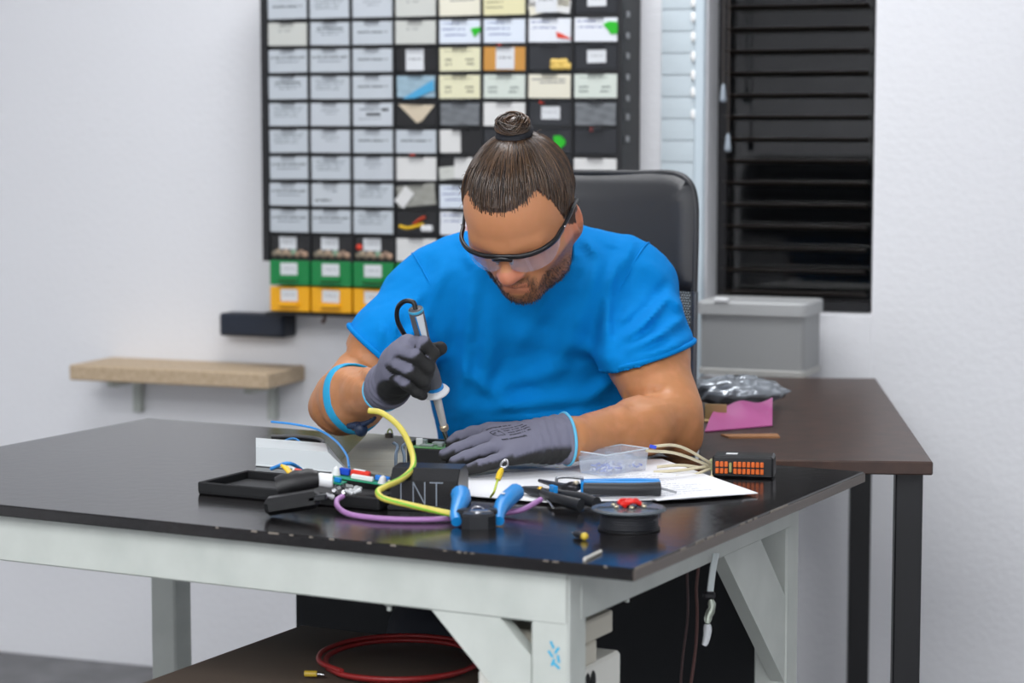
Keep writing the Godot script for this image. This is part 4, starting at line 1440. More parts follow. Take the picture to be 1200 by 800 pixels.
func build_gloves() -> void:
	# his right hand, closed on the iron
	var w := wr_r
	var im := P(478, 402, 3.062)
	var mm := P(466, 411, 3.050)
	var rm := P(461, 425, 3.055)
	var lm := P(462, 440, 3.068)
	var fingers := [
		[[im, P(496, 402, 3.032), P(507, 414, 3.040), P(503, 424, 3.060)], [0.0108, 0.0096, 0.0092, 0.0084]],
		[[mm, P(486, 417, 3.020), P(502, 430, 3.034), P(501, 439, 3.058)], [0.0108, 0.0096, 0.0092, 0.0084]],
		[[rm, P(480, 435, 3.026), P(496, 446, 3.040), P(499, 453, 3.062)], [0.0104, 0.0094, 0.009, 0.0082]],
		[[lm, P(477, 450, 3.044), P(489, 459, 3.052), P(495, 463, 3.070)], [0.0098, 0.0086, 0.0082, 0.0076]],
		[[P(462, 436, 3.125), P(488, 422, 3.125), P(506, 412, 3.112), P(516, 408, 3.098)], [0.015, 0.0125, 0.0112, 0.0098]],
	]
	var palm := [[w, im, 0.019, 0.0125], [w, mm, 0.019, 0.0128], [w, rm, 0.020, 0.0128], [w, lm, 0.021, 0.0135], [w, P(472, 440, 3.115), 0.022, 0.017], [P(464, 422, 3.078), P(474, 446, 3.088), 0.016, 0.016]]
	var ax := (el_r - wr_r).normalized()
	glove("glove", palm, fingers, [w, P(448, 459, 3.160), 0.0245, 0.0270], Vector3(0.3, -0.9, 0), [], Vector3(-0.24, 0.80, -3.23), Vector3(-0.08, 1.05, -2.985), func(p: Vector3, n: Vector3, hit: int, segs: Array, best: float) -> float:
		if hit >= 0 and best < 0.004:
			var s: Array = segs[hit]
			var up := n.dot(Vector3(-0.35, 0.72, 0.35).normalized())
			var lim: float = [0.42, 0.6, 2.0, 2.0][s[3]]
			if hit >= 12: return 1.0
			return smoothstep(lim + 0.16, lim - 0.16, up)
		var b := P(463, 457, 3.09)
		var q := (p - b) / Vector3(0.026, 0.024, 0.06)
		if n.z > -0.3 and q.length() < 1.1: return smoothstep(1.1, 0.9, q.length())
		return 1.0 if n.dot(Vector3(0.75, -0.3, -0.6).normalized()) > 0.55 else 0.0)
	# his left hand, flat on the board and the mat
	w = wr_l
	im = P(574, 506, 3.165)
	mm = P(579, 511, 3.140)
	rm = P(588, 521, 3.117)
	lm = P(599, 533, 3.098)
	fingers = [
		[[im, P(553, 508, 3.165), P(538, 513, 3.163), P(529, 518, 3.16)], [0.0118, 0.0102, 0.0096, 0.0086]],
		[[mm, P(556, 519, 3.132), P(535, 527, 3.128), P(521, 533, 3.126)], [0.0120, 0.0104, 0.0098, 0.0088]],
		[[rm, P(566, 529, 3.106), P(546, 536, 3.102), P(533, 541, 3.10)], [0.0116, 0.0102, 0.0096, 0.0088]],
		[[lm, P(578, 541, 3.086), P(562, 546, 3.082), P(549, 550, 3.08)], [0.0108, 0.0094, 0.009, 0.0084]],
		[[P(630, 522, 3.19), P(600, 520, 3.20), P(575, 524, 3.195), P(558, 527, 3.19)], [0.016, 0.013, 0.0115, 0.0098]],
	]
	palm = [[w, im, 0.0225, 0.0142], [w, mm, 0.0235, 0.0150], [w, rm, 0.024, 0.0150], [w, lm, 0.023, 0.0150], [w, P(620, 522, 3.175), 0.024, 0.018]]
	glove("glove", palm, fingers, [P(636, 516, 3.135), P(664, 513.5, 3.148), 0.0262, 0.0285], Vector3(0, -1, 0), [P(566, 498, 3.13), P(610, 497, 3.14) - P(566, 498, 3.13), P(588, 519, 3.10) - P(566, 498, 3.13)], Vector3(-0.125, 0.735, -3.26), Vector3(0.125, 0.93, -3.03), func(p: Vector3, n: Vector3, hit: int, segs: Array, best: float) -> float:
		if hit >= 0 and best < 0.0035:
			var s: Array = segs[hit]
			var up := n.dot(Vector3(-0.1, 0.9, 0.25).normalized())
			if hit >= 12 and hit < 15: return 1.0
			var lim: float = [-0.02, 0.15, 0.5][s[3]] + (0.4 if hit >= 9 and hit < 12 else 0.0)
			return smoothstep(lim + 0.22, lim - 0.22, up)
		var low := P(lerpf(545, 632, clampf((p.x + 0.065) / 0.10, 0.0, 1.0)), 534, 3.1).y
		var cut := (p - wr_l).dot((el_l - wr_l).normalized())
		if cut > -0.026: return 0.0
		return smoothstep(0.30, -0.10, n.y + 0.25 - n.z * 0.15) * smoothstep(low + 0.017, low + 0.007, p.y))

# ---------------------------------------------------------------- what he wears on face and arm
func safety_glasses() -> void:
	var t := thing("safety_glasses", "black half-rim safety glasses with clear lenses on the man's face", "glasses")
	var bm := mat(rgb(20, 22, 26), 0.28)
	var top := []
	for q in [[-0.076, 0.008, 0.040], [-0.071, 0.009, 0.066], [-0.054, 0.009, 0.088], [-0.030, 0.008, 0.0985], [-0.010, 0.009, 0.1015], [0.0, 0.009, 0.102], [0.010, 0.009, 0.1015], [0.030, 0.008, 0.0985], [0.054, 0.009, 0.088], [0.071, 0.009, 0.066], [0.076, 0.008, 0.040]]:
		top.append(HX * Vector3(q[0], q[1], q[2]))
	var curve := smooth(top, 6)
	obj("frame", MB.new().tube(curve, 0.0042, 8, [], true, 0.8), bm, t)
	for s in [-1.0, 1.0]:
		var arm := smooth([HX * Vector3(s * 0.076, 0.008, 0.040), HX * Vector3(s * 0.081, 0.010, 0.012), HX * Vector3(s * 0.082, 0.010, -0.006), HX * Vector3(s * 0.079, 0.0, -0.032)], 6)
		obj("temple", MB.new().tube(arm, 0.0034, 8, [], true, 0.7), bm, t)
		obj("hinge_screw", MB.new().ball(HX * Vector3(s * 0.0795, 0.010, 0.037), Vector3.ONE * 0.0016, 8), M.chrome, t)
		var lm := mat(Color(0.76, 0.81, 0.95, 0.15), 0.04)
		lm.transparency = BaseMaterial3D.TRANSPARENCY_ALPHA
		lm.metallic_specular = 0.8
		var lens := MB.new().sheet(func(u: float, v: float) -> Vector3:
			var an := lerpf(0.10, 1.18, u)
			var drop := 0.036 * (1.0 - pow(absf(u - 0.42) / 0.62, 3.0)) * v
			var x: float = s * (sin(an) * 0.080 + 0.001)
			var z := 0.026 + cos(an) * 0.079
			return HX * Vector3(x, 0.008 - drop, z - 0.003 - drop * 0.08), 12, 6, 0.0014)
		obj("lens", lens, lm, t)
	obj("nose_bridge", MB.new().tube(smooth([HX * Vector3(-0.013, 0.002, 0.0995), HX * Vector3(-0.008, 0.006, 0.103), HX * Vector3(0.0, 0.007, 0.104), HX * Vector3(0.008, 0.006, 0.103), HX * Vector3(0.013, 0.002, 0.0995)], 4), 0.0045, 8), bm, t)
	for s in [-1.0, 1.0]:
		obj("nose_pad", MB.new().ball(HX * Vector3(s * 0.011, -0.005, 0.096), Vector3(0.003, 0.007, 0.004), 8, HX.basis), mat(rgb(150, 160, 170), 0.2), t)

func wrist_strap() -> void:
	var t := thing("antistatic_strap", "bright cyan elastic strap around the bare forearm by the elbow", "strap")
	var ax := (wr_r - el_r).normalized()
	var o := P(413, 466, 3.30)
	# tipped so that the band climbs from under the elbow to the crook
	var tip := Vector3(0.72, 0.16, 0.66).normalized()
	var x := tip.cross(Vector3.UP).normalized()
	var y := tip.cross(x)
	var ring := PackedVector3Array()
	arm_r.all()
	for i in 40:
		var an := TAU * i / 40
		var dir := x * cos(an) + y * sin(an)
		var rr := 0.02
		for k in 26:
			var d := arm_r.at(o + dir * rr)
			if d > -0.0005: break
			rr += maxf(-d * 0.6, 0.0012)
		ring.append(o + dir * (minf(rr, 0.085) + 0.001))
	for pass_ in 3:
		var sm := ring.duplicate()
		for i in 40: sm[i] = (ring[(i + 39) % 40] + ring[i] * 2.0 + ring[(i + 1) % 40]) / 4.0
		ring = sm
	var m := MB.new()
	var cm := mat(rgb(30, 160, 208), 0.6)
	m.tube(ring, 0.0095, 8, [], false, 0.28, tip, true)
	obj("band", m, cm, t)
	var dk := mat(rgb(14, 36, 66), 0.5)
	var s := MB.new()
	s.ball(P(423, 503, 3.235), Vector3(0.010, 0.011, 0.010), 12)
	s.tube(smooth([P(408, 499, 3.25), P(423, 498, 3.235), P(433, 494, 3.22), P(440, 489, 3.21)], 4), [0.004, 0.005, 0.006, 0.006, 0.005, 0.005, 0.004, 0.004, 0.003, 0.004, 0.003, 0.003, 0.002], 7)
	obj("snap_stud", s, dk, t)

# ---------------------------------------------------------------- chair
func office_chair() -> void:
	var ctr := P(689, 300, 3.86)
	var turn := -0.42
	var t := thing("office_chair", "black leather office chair with a high headrest behind the man", "chair", Vector3(ctr.x, 0, ctr.z), turn)
	var lm := tri_map(mat(rgb(38, 39, 42), 0.42), 20.0, null, noise_tex(0.12, [], 61, true, 256, 4.0), 0.25)
	var top := P(740, 203, 3.82).y
	var bot := P(740, 338, 3.82).y
	var w := 0.405
	var h := top - bot
	# headrest: a padded panel curved round the shoulders
	var m := MB.new()
	var nu := 28
	var nv := 20
	for side in 2:
		var sg := 1.0 if side == 0 else -1.0
		m.sheet(func(a: float, b: float) -> Vector3:
			# squircle outline: wide at the bottom, rounded at the upper corners
			var s := a * 2.0 - 1.0
			var v := b
			var x := s * w * 0.5
			var y := v * h
			var cr := 0.055
			var ex := maxf(absf(x) - (w * 0.5 - cr), 0.0)
			var ey := maxf(y - (h - cr), 0.0)
			var l := Vector2(ex, ey).length()
			if l > 0.0 and ex > 0.0 and ey > 0.0:
				var mx := maxf(ex, ey)
				var k := mx / l
				ex *= k
				ey *= k
				x = signf(x) * (w * 0.5 - cr + ex)
				y = h - cr + ey
			x *= 1.0 + 0.03 * (1.0 - v)
			var edge := minf(minf((1.0 - absf(s)) * 7.0, (1.0 - v) * 5.0), minf(v * 8.0, 1.0))
			var th := 0.018 * sqrt(clampf(edge, 0.0, 1.0)) + 0.004
			var curve := 0.035 * s * s - 0.02 * v
			return Vector3(x, y, curve + sg * th), nu, nv)
	obj("headrest", m, lm, t, Vector3(0, bot, 0))
	var pipe := []
	for q in [[-0.51, 0.0], [-0.505, 0.5], [-0.495, 0.78], [-0.46, 0.93], [-0.38, 1.0], [-0.2, 1.0], [0.2, 1.0], [0.38, 1.0], [0.46, 0.93], [0.495, 0.78], [0.505, 0.5], [0.51, 0.0]]:
		pipe.append(Vector3(q[0] * w, q[1] * h, 0.14 * q[0] * q[0] - 0.02 * q[1]))
	obj("piping", MB.new().tube(smooth(pipe, 5), 0.006, 8), lm, t, Vector3(0, bot, 0))
	# mesh back under it with steel edges
	var net_im := Image.create(64, 64, false, Image.FORMAT_RGBA8)
	net_im.fill(Color(0.16, 0.16, 0.17, 1))
	for i in 8:
		for j in 8: net_im.fill_rect(Rect2i(i * 8 + 2 + (j % 2) * 4, j * 8 + 2, 4, 4), Color(0.3, 0.3, 0.32, 0.0))
	var nm := mat(Color.WHITE, 0.6)
	nm.albedo_texture = ImageTexture.create_from_image(net_im)
	nm.transparency = BaseMaterial3D.TRANSPARENCY_ALPHA_SCISSOR
	nm.alpha_scissor_threshold = 0.5
	nm.uv1_scale = Vector3(10, 10, 1)
	obj("mesh_back", MB.new().sheet(func(a: float, b: float) -> Vector3:
		var s := a * 2.0 - 1.0
		return Vector3(s * w * 0.5, -b * 0.36, 0.035 * s * s), 14, 10), nm, t, Vector3(0, bot, 0))
	for s in [-1.0, 1.0]:
		var col := []
		for q in [0.0, 0.12, 0.24, 0.36]: col.append(Vector3(s * (w * 0.5 + 0.004), bot - q, 0.035 + 0.03 * q))
		obj("back_rail", MB.new().tube(smooth(col, 4), 0.007, 8), mat(rgb(96, 98, 102), 0.3, 0.7), t)
	obj("lower_rail", MB.new().tube(smooth([Vector3(-w * 0.5, bot - 0.36, 0.045), Vector3(0, bot - 0.37, 0.01), Vector3(w * 0.5, bot - 0.36, 0.045)], 6), 0.009, 8), M.black, t)
	obj("spine", MB.new().box(Vector3(0, 0.6, -0.03), Vector3(0.07, 0.34, 0.02), 0.004), M.black, t)
	obj("seat", MB.new().prism(rounded(0.48, 0.46, 0.08), 0.40, 0.475, Transform3D(Basis(), Vector3(-0.0, 0, 0.16)), 0.02), M.black_soft, t)
	obj("gas_column", MB.new().lathe([Vector2(0.03, 0.40), Vector2(0.03, 0.25), Vector2(0.022, 0.25), Vector2(0.022, 0.09)], 16, Transform3D(Basis(), Vector3(0, 0, 0.16))), M.grey_metal, t)
	for k in 5:
		var an := TAU * k / 5 + 0.3
		var d := Vector3(cos(an), 0, sin(an))
		var o := Vector3(0, 0, 0.16)
		var lg := obj("base_arm", MB.new().tube(PackedVector3Array([o + Vector3(0, 0.10, 0), o + d * 0.28 + Vector3(0, 0.07, 0)]), [0.024, 0.016], 8), M.black, t)
		obj("caster", MB.new().lathe([Vector2(0.001, -0.012), Vector2(0.024, -0.012), Vector2(0.025, 0.0), Vector2(0.024, 0.012), Vector2(0.001, 0.012)], 14, Transform3D(Basis(d.cross(Vector3.UP), PI / 2) * Basis(), o + d * 0.28 + Vector3(0, 0.0255, 0))), M.black, lg)

# ---------------------------------------------------------------- soldering
var iron_tip: Vector3
var iron_top: Vector3
func soldering() -> void:
	iron_tip = P(524, 515, 3.145)
	iron_top = P(487, 362, 3.035)
	var L := iron_tip.distance_to(iron_top)
	var y := (iron_top - iron_tip).normalized()
	var x := y.cross(Vector3(0, 0, 1)).normalized()
	var t := thing("soldering_iron", "grey and silver soldering iron with a white guard disc, held in the glove", "soldering iron", iron_tip)
	t.basis = Basis(x, y, x.cross(y))
	var grip := mat(rgb(84, 86, 92), 0.55)
	obj("tip", MB.new().lathe([Vector2(0.0003, 0.0), Vector2(0.0018, 0.008), Vector2(0.0026, 0.012), Vector2(0.0026, 0.02)], 14, Transform3D(), true), M.grey_metal, t)
	obj("nut", MB.new().lathe([Vector2(0.0001, 0.017), Vector2(0.0058, 0.017), Vector2(0.0062, 0.019), Vector2(0.0062, 0.024), Vector2(0.0045, 0.026)], 8), mat(rgb(196, 178, 150), 0.35, 0.8), t)
	obj("shaft", MB.new().lathe([Vector2(0.0045, 0.024), Vector2(0.0050, 0.03), Vector2(0.0058, 0.07), Vector2(0.0062, 0.082)], 18, Transform3D(), true), mat(rgb(214, 213, 208), 0.4, 0.45), t)
	obj("guard", MB.new().lathe([Vector2(0.0062, 0.0805), Vector2(0.0185, 0.079), Vector2(0.0198, 0.0806), Vector2(0.0185, 0.083), Vector2(0.012, 0.0865), Vector2(0.010, 0.090)], 28, Transform3D(), true), M.white_plastic, t)
	obj("guard_ring", MB.new().lathe([Vector2(0.0100, 0.0862), Vector2(0.0128, 0.0868), Vector2(0.0128, 0.0895), Vector2(0.0105, 0.0908)], 24), M.blue_tool, t)
	obj("grip", MB.new().lathe([Vector2(0.0100, 0.089), Vector2(0.0118, 0.094), Vector2(0.0116, 0.11), Vector2(0.0098, 0.125), Vector2(0.0095, 0.15), Vector2(0.0098, L - 0.035), Vector2(0.0104, L - 0.004), Vector2(0.0098, L), Vector2(0.0001, L)], 22, Transform3D(), true), grip, t)
	obj("end_ring", MB.new().lathe([Vector2(0.0103, L - 0.0035), Vector2(0.0107, L - 0.003), Vector2(0.0106, L - 0.0005), Vector2(0.0098, L + 0.0002)], 22), mat(rgb(60, 160, 200), 0.4), t)
	# silver label on the face that looks out
	obj("label_plate", MB.new().sheet(func(u: float, v: float) -> Vector3:
		var yy := lerpf(L - 0.006, L - 0.082, v)
		var wd := lerpf(1.15, 0.35, v)
		var an := PI * 0.5 - 0.35 + (u - 0.5) * wd
		return Vector3(cos(an) * lerpf(0.0106, 0.0099, v), yy, sin(an) * lerpf(0.0106, 0.0099, v)), 6, 12, 0.0006), mat(rgb(222, 228, 232), 0.25, 0.15), t)
	obj("label_edge", MB.new().tube(PackedVector3Array([Vector3(0.0106 * cos(1.75), L - 0.006, 0.0106 * sin(1.75)), Vector3(0.0099 * cos(1.45), L - 0.082, 0.0099 * sin(1.45))]), 0.0011, 6), M.blue_tool, t)
	# cable from the handle end, over and down behind the hand to the bench
	var c := smooth([iron_top, P(484, 354, 3.035), P(474, 353, 3.04), P(466, 361, 3.05), P(466, 376, 3.06), P(474, 392, 3.08), P(486, 412, 3.118), P(500, 440, 3.135), P(512, 475, 3.15), P(519, 500, 3.165), P(526, 520, 3.22), PT(536, 529, TOP + 0.008)], 6)
	solo("iron_cable", MB.new().tube(c, 0.0034, 8), M.black, "black cable looping out of the soldering iron's handle", "cable")
	# the open device being soldered
	var b := PT(508, 546)
	var dv := thing("open_device", "small open black case with a green circuit board under the iron's tip", "electronic device", b, -0.35)
	var hh := 0.036
	var cs := MB.new()
	cs.box(Vector3(0, 0.003, 0), Vector3(0.062, 0.006, 0.05), 0.002)
	for s in [-1.0, 1.0]:
		cs.box(Vector3(s * 0.0295, hh * 0.5, 0), Vector3(0.003, hh, 0.05), 0.001)
		cs.box(Vector3(0, hh * 0.5 - (0.004 if s > 0 else 0.0), s * 0.0235), Vector3(0.062, hh - (0.008 if s > 0 else 0.0), 0.003), 0.001)
	obj("case", cs, M.black, dv)
	var pc := obj("circuit_board", MB.new().box(Vector3(0, hh - 0.007, 0.001), Vector3(0.055, 0.0016, 0.043), 0.0003), mat(rgb(86, 142, 84), 0.4), dv)
	for q in [[-0.018, -0.006, 0.010, 0.010, 0.007], [0.004, -0.010, 0.016, 0.012, 0.004], [0.014, 0.006, 0.008, 0.008, 0.005], [-0.006, 0.010, 0.020, 0.006, 0.003], [0.018, -0.014, 0.006, 0.006, 0.006]]:
		obj("chip", MB.new().box(Vector3(q[0], hh - 0.006 + q[4] * 0.5, q[1]), Vector3(q[2], q[4], q[3]), 0.0006), mat(rgb(150, 160, 158), 0.4), pc)
	obj("white_plug", MB.new().box(Vector3(-0.020, hh - 0.001, 0.004), Vector3(0.010, 0.010, 0.008), 0.001, Basis(Vector3.UP, 0.4)), M.white_plastic, pc)

# ---------------------------------------------------------------- things on the bench
func wire(called: String, pts: Array, r: float, m: Material, label: String, cat := "wire", group := "", per := 8) -> MeshInstance3D:
	return solo(called, MB.new().tube(smooth(pts, per), r, 8), m, label, cat, group)

func bench_items() -> void:
	# mat
	var q := [PT(431, 509.5), PT(716, 533), PT(664, 543), PT(612, 556.5), PT(545, 561), PT(470, 560), PT(392, 549)]
	var o := PackedVector2Array()
	for p in q: o.append(Vector2(p.x, p.z))
	var mm := mat(Color.WHITE, 0.6)
	tri_map(mm, 6.0, noise_tex(0.02, [[0.0, rgb(136, 136, 124)], [0.5, rgb(152, 151, 140)], [1.0, rgb(166, 164, 152)]], 71))
	mm.uv1_scale = Vector3(1.2, 6, 14)
	var mt := MB.new().prism(o, TOP, TOP + 0.003, Transform3D(), 0.0008)
	solo("work_mat", mt, mm, "flat grey work mat on the dark bench top under the gloved hands", "mat")
	var h := TOP + 0.003

	# paper sheets
	var pm := mat(rgb(236, 237, 240), 0.75)
	var pa := [PT(546, 584), PT(548, 558.5, TOP + 0.005), PT(690, 542), PT(776, 541), PT(888, 581), PT(800, 588), PT(640, 591.5)]
	var po := PackedVector2Array()
	for p in pa: po.append(Vector2(p.x, p.z))
	solo("paper_sheet", MB.new().prism(po, TOP + 0.0032, TOP + 0.0044, Transform3D(), 0.0), pm, "large white paper sheet lying under the pliers and the clear box", "paper")
	var pb := [PT(700, 556, TOP + 0.006), PT(800, 548, TOP + 0.006), PT(872, 578, TOP + 0.006), PT(770, 586, TOP + 0.006)]
	po = PackedVector2Array()
	for p in pb: po.append(Vector2(p.x, p.z))
	var print_im := Image.create(256, 128, false, Image.FORMAT_RGB8)
	print_im.fill(rgb(236, 237, 240))
	var r := RandomNumberGenerator.new()
	r.seed = 8
	for k in 12: draw_text(print_im, 20, 120 + r.randi_range(0, 110), 10 + k * 9, 2, rgb(176, 180, 190), r)
	var prm := mat(Color.WHITE, 0.75)
	prm.albedo_texture = ImageTexture.create_from_image(print_im)
	solo("paper_sheet", MB.new().sheet(func(s: float, t: float) -> Vector3:
		var a: Vector3 = pb[0].lerp(pb[1], s)
		var b: Vector3 = pb[3].lerp(pb[2], s)
		return a.lerp(b, t) + Vector3(0, 0.0006 * sin(s * 4.0) - 0.0006, 0), 6, 6, 0.0004), prm, "faintly printed white sheet on top of the larger paper", "paper")

	# black block with white lettering
	var bc := PT(497, 598)
	var bl := thing("black_block", "black plastic block with sloping top edges and thin white letters", "block", bc, -0.16)
	var W := 0.088
	var sec := PackedVector2Array([Vector2(0.0, 0.0), Vector2(0.0, 0.038), Vector2(-0.016, 0.052), Vector2(-0.060, 0.052), Vector2(-0.074, 0.040), Vector2(-0.074, 0.0)])
	var bxm := tri_map(mat(rgb(17, 18, 21), 0.34), 12.0, null, noise_tex(0.08, [], 75, true), 0.1)
	# outline runs in depth and height, swept along the block's width
	obj("body", MB.new().prism(sec, -W * 0.5, W * 0.5, Transform3D(Basis(Vector3(0, 0, 1), Vector3(1, 0, 0), Vector3(0, 1, 0)), Vector3.ZERO), 0.001), bxm, bl)
	obj("base_plate", MB.new().box(Vector3(0, 0.003, -0.036), Vector3(W + 0.006, 0.006, 0.082), 0.001), M.black, bl)
	# thin hand drawn letters L N T
	var im := mat(rgb(146, 156, 168), 0.6)
	for lq in [["letter_l", [[-0.030, 0.040, -0.030, 0.012], [-0.030, 0.012, -0.020, 0.012]]], ["letter_n", [[-0.014, 0.012, -0.014, 0.040], [-0.014, 0.040, 0.001, 0.012], [0.001, 0.012, 0.001, 0.040]]], ["letter_t", [[0.008, 0.040, 0.024, 0.040], [0.016, 0.040, 0.016, 0.010]]]]:
		var lt := MB.new()
		for k in lq[1]:
			var a := Vector3(k[0], k[1] - 0.004, 0.0003)
			var e := Vector3(k[2], k[3] - 0.004, 0.0003)
			lt.box((a + e) * 0.5, Vector3(a.distance_to(e) + 0.0012, 0.0013, 0.0006), 0.0001, Basis(Vector3(0, 0, 1), atan2(e.y - a.y, e.x - a.x)))
		obj(lq[0], lt, im, bl)
	# bright bent clips standing behind it
	var clip := thing("metal_bracket", "bent bluish metal clip standing behind the black block", "bracket", PT(469, 556))
	for s in [[-0.006, 0.0], [0.006, 0.004]]:
		obj("prong", MB.new().tube(smooth([Vector3(s[0], 0.0, s[1]), Vector3(s[0], 0.026, s[1]), Vector3(s[0] * 0.6, 0.040, s[1]), Vector3(s[0] * 1.7, 0.046, s[1] + 0.002)], 4), 0.0024, 8, [], true, 0.5), mat(rgb(150, 168, 186), 0.25, 0.7), clip)
	obj("foot", MB.new().box(Vector3(0, 0.0015, 0.002), Vector3(0.022, 0.003, 0.014), 0.0005), M.grey_metal, clip)

	# yellow and green earth wire, striped
	var yg := smooth([P(432, 481, 2.95), P(448, 484, 2.945), P(468, 500, 2.93), P(481, 524, 2.91), P(484, 546, 2.88), P(472, 560, 2.84), P(452, 570, 2.80), P(443, 576, 2.785), P(450, 584, 2.775), P(478, 591, 2.77), P(510, 598, 2.765), P(530, 602, 2.76)], 10)
	var base := MB.new().tube(yg, 0.0040, 12)
	var ew := thing("earth_wire", "thick yellow and green striped wire rising in a curl above the black block", "wire")
	obj("insulation", base, mat(rgb(208, 194, 84), 0.45), ew)
	var st := MB.new()
	for k in yg.size() - 1:
		var t := (yg[k + 1] - yg[k]).normalized()
		var xx := t.cross(Vector3.UP).normalized()
		var an := 2.2 + k * 0.045
		var side := xx * cos(an) + t.cross(xx) * sin(an)
		var wv := t.cross(side)
		var a := yg[k] + side * 0.00405
		var b := yg[k + 1] + side * 0.00405
		st.poly([a + wv * 0.0013 - side * 0.00022, a, b, b + wv * 0.0013 - side * 0.00022], (side + wv * 0.2).normalized())
		st.poly([a - wv * 0.0013 - side * 0.00022, a, b, b - wv * 0.0013 - side * 0.00022], (side - wv * 0.2).normalized())
	obj("green_stripe", st, mat(rgb(120, 190, 50), 0.45), ew)

	# lilac cable
	var zc := TOP + 0.0042
	wire("lilac_cable", [P(402, 581, 2.86), P(395, 586, 2.85), P(397, 595, 2.83), PT(412, 603, zc), PT(450, 607.5, zc), PT(500, 608.5, zc), PT(535, 606.5, zc), PT(560, 604, zc), PT(585, 601.5, zc), PT(612, 597, zc + 0.004), PT(634, 585, zc + 0.012)], 0.0036, mat(rgb(168, 120, 176), 0.4), "thick lilac cable curving along the front of the bench top", "cable")

	# ring terminal on a short yellow and green wire
	var rt := thing("ring_terminal", "silver ring terminal with a yellow sleeve on a thin green-yellow wire", "terminal")
	var up := (P(590, 543, 2.93) - P(579, 578, 2.90)).normalized()
	obj("wire", MB.new().tube(smooth([PT(575, 582, TOP + 0.007), P(579, 576, 2.895), P(582, 566, 2.905), P(584, 560, 2.91)], 5), 0.0016, 8), mat(rgb(190, 206, 70), 0.4), rt)
	obj("sleeve", MB.new().tube(PackedVector3Array([P(583.5, 562, 2.91), P(585, 557, 2.913), P(586.5, 553, 2.916), P(588, 549.5, 2.92)]), [0.0036, 0.0044, 0.0040, 0.0028], 10), M.yellow, rt)
	var ring := []
	var rc := P(591, 543.5, 2.925)
	for k in 18:
		var an := TAU * k / 18
		ring.append(rc + (up * cos(an) * 0.0060) + Vector3(1, 0, 0.35).normalized() * sin(an) * 0.0044)
	obj("ring", MB.new().tube(smooth(ring, 2, true), 0.0017, 8, [], false, 0.7, Vector3.ZERO, true), M.chrome, rt)

	cutter()
	strippers()
	pliers()
	clear_box()
	spool()
	terminal_block()

	# small things near the front edge
	var pl := thing("small_plug", "small black plug with a round yellow end near the bench's front edge", "plug", PT(682, 632))
	var dir := (PT(690, 634) - PT(668, 627)).normalized()
	var xb := Basis(dir.cross(Vector3.UP), PI / 2) * Basis()
	xb = Basis(Vector3.UP.cross(dir).normalized(), dir, Vector3.UP.cross(dir).normalized().cross(dir))
	obj("body", MB.new().lathe([Vector2(0.0005, -0.016), Vector2(0.003, -0.016), Vector2(0.0042, -0.008), Vector2(0.0042, 0.004), Vector2(0.0005, 0.004)], 12, Transform3D(xb, Vector3(0, 0.0045, 0))), M.black, pl)
	obj("yellow_end", MB.new().ball(Vector3(0, 0.0048, 0) + dir * 0.006, Vector3.ONE * 0.0048, 12), mat(rgb(206, 180, 60), 0.3), pl)
	obj("pin", MB.new().tube(PackedVector3Array([Vector3(0, 0.0045, 0) - dir * 0.016, Vector3(0, 0.0045, 0) - dir * 0.022]), 0.0012, 8), M.chrome, pl)
	var e0 := PT(685, 655, TOP + 0.002)
	var e1 := PT(704, 646, TOP + 0.002)
	solo("white_sleeve", MB.new().tube(PackedVector3Array([e0, e1]), 0.0022, 8), mat(rgb(196, 194, 186), 0.6), "short white plastic sleeve lying by the bench corner", "sleeve")
	for k in 2:
		var p := PT([652.5, 664.5][k], [551, 549.5][k])
		solo("yellow_ferrule", MB.new().box(p + Vector3(0, 0.0025, 0), Vector3(0.007, 0.004, 0.005), 0.001, Basis(Vector3.UP, 0.4 + k)), mat(rgb(220, 204, 40), 0.4), "tiny yellow ferrule lying on the dark bench behind the paper", "ferrule", "yellow ferrules")
	# small nut with a sprig of wire, at the back of the mat
	var n := thing("cable_gland", "small steel nut with a yellow-green wire loop at the mat's back edge", "nut", PT(456, 512.5, h))
	obj("nut", MB.new().lathe([Vector2(0.004, 0.0), Vector2(0.0062, 0.0), Vector2(0.0066, 0.001), Vector2(0.0066, 0.006), Vector2(0.006, 0.0068), Vector2(0.004, 0.0068), Vector2(0.004, 0.0)], 12), mat(rgb(96, 92, 86), 0.4, 0.6), n)
	obj("wire_loop", MB.new().tube(smooth([Vector3(-0.001, 0.002, 0), Vector3(-0.002, 0.009, 0.001), Vector3(0.001, 0.0135, 0), Vector3(0.004, 0.010, -0.001), Vector3(0.0045, 0.003, 0)], 5), 0.0012, 6), mat(rgb(150, 170, 50), 0.4), n)

	left_parts()

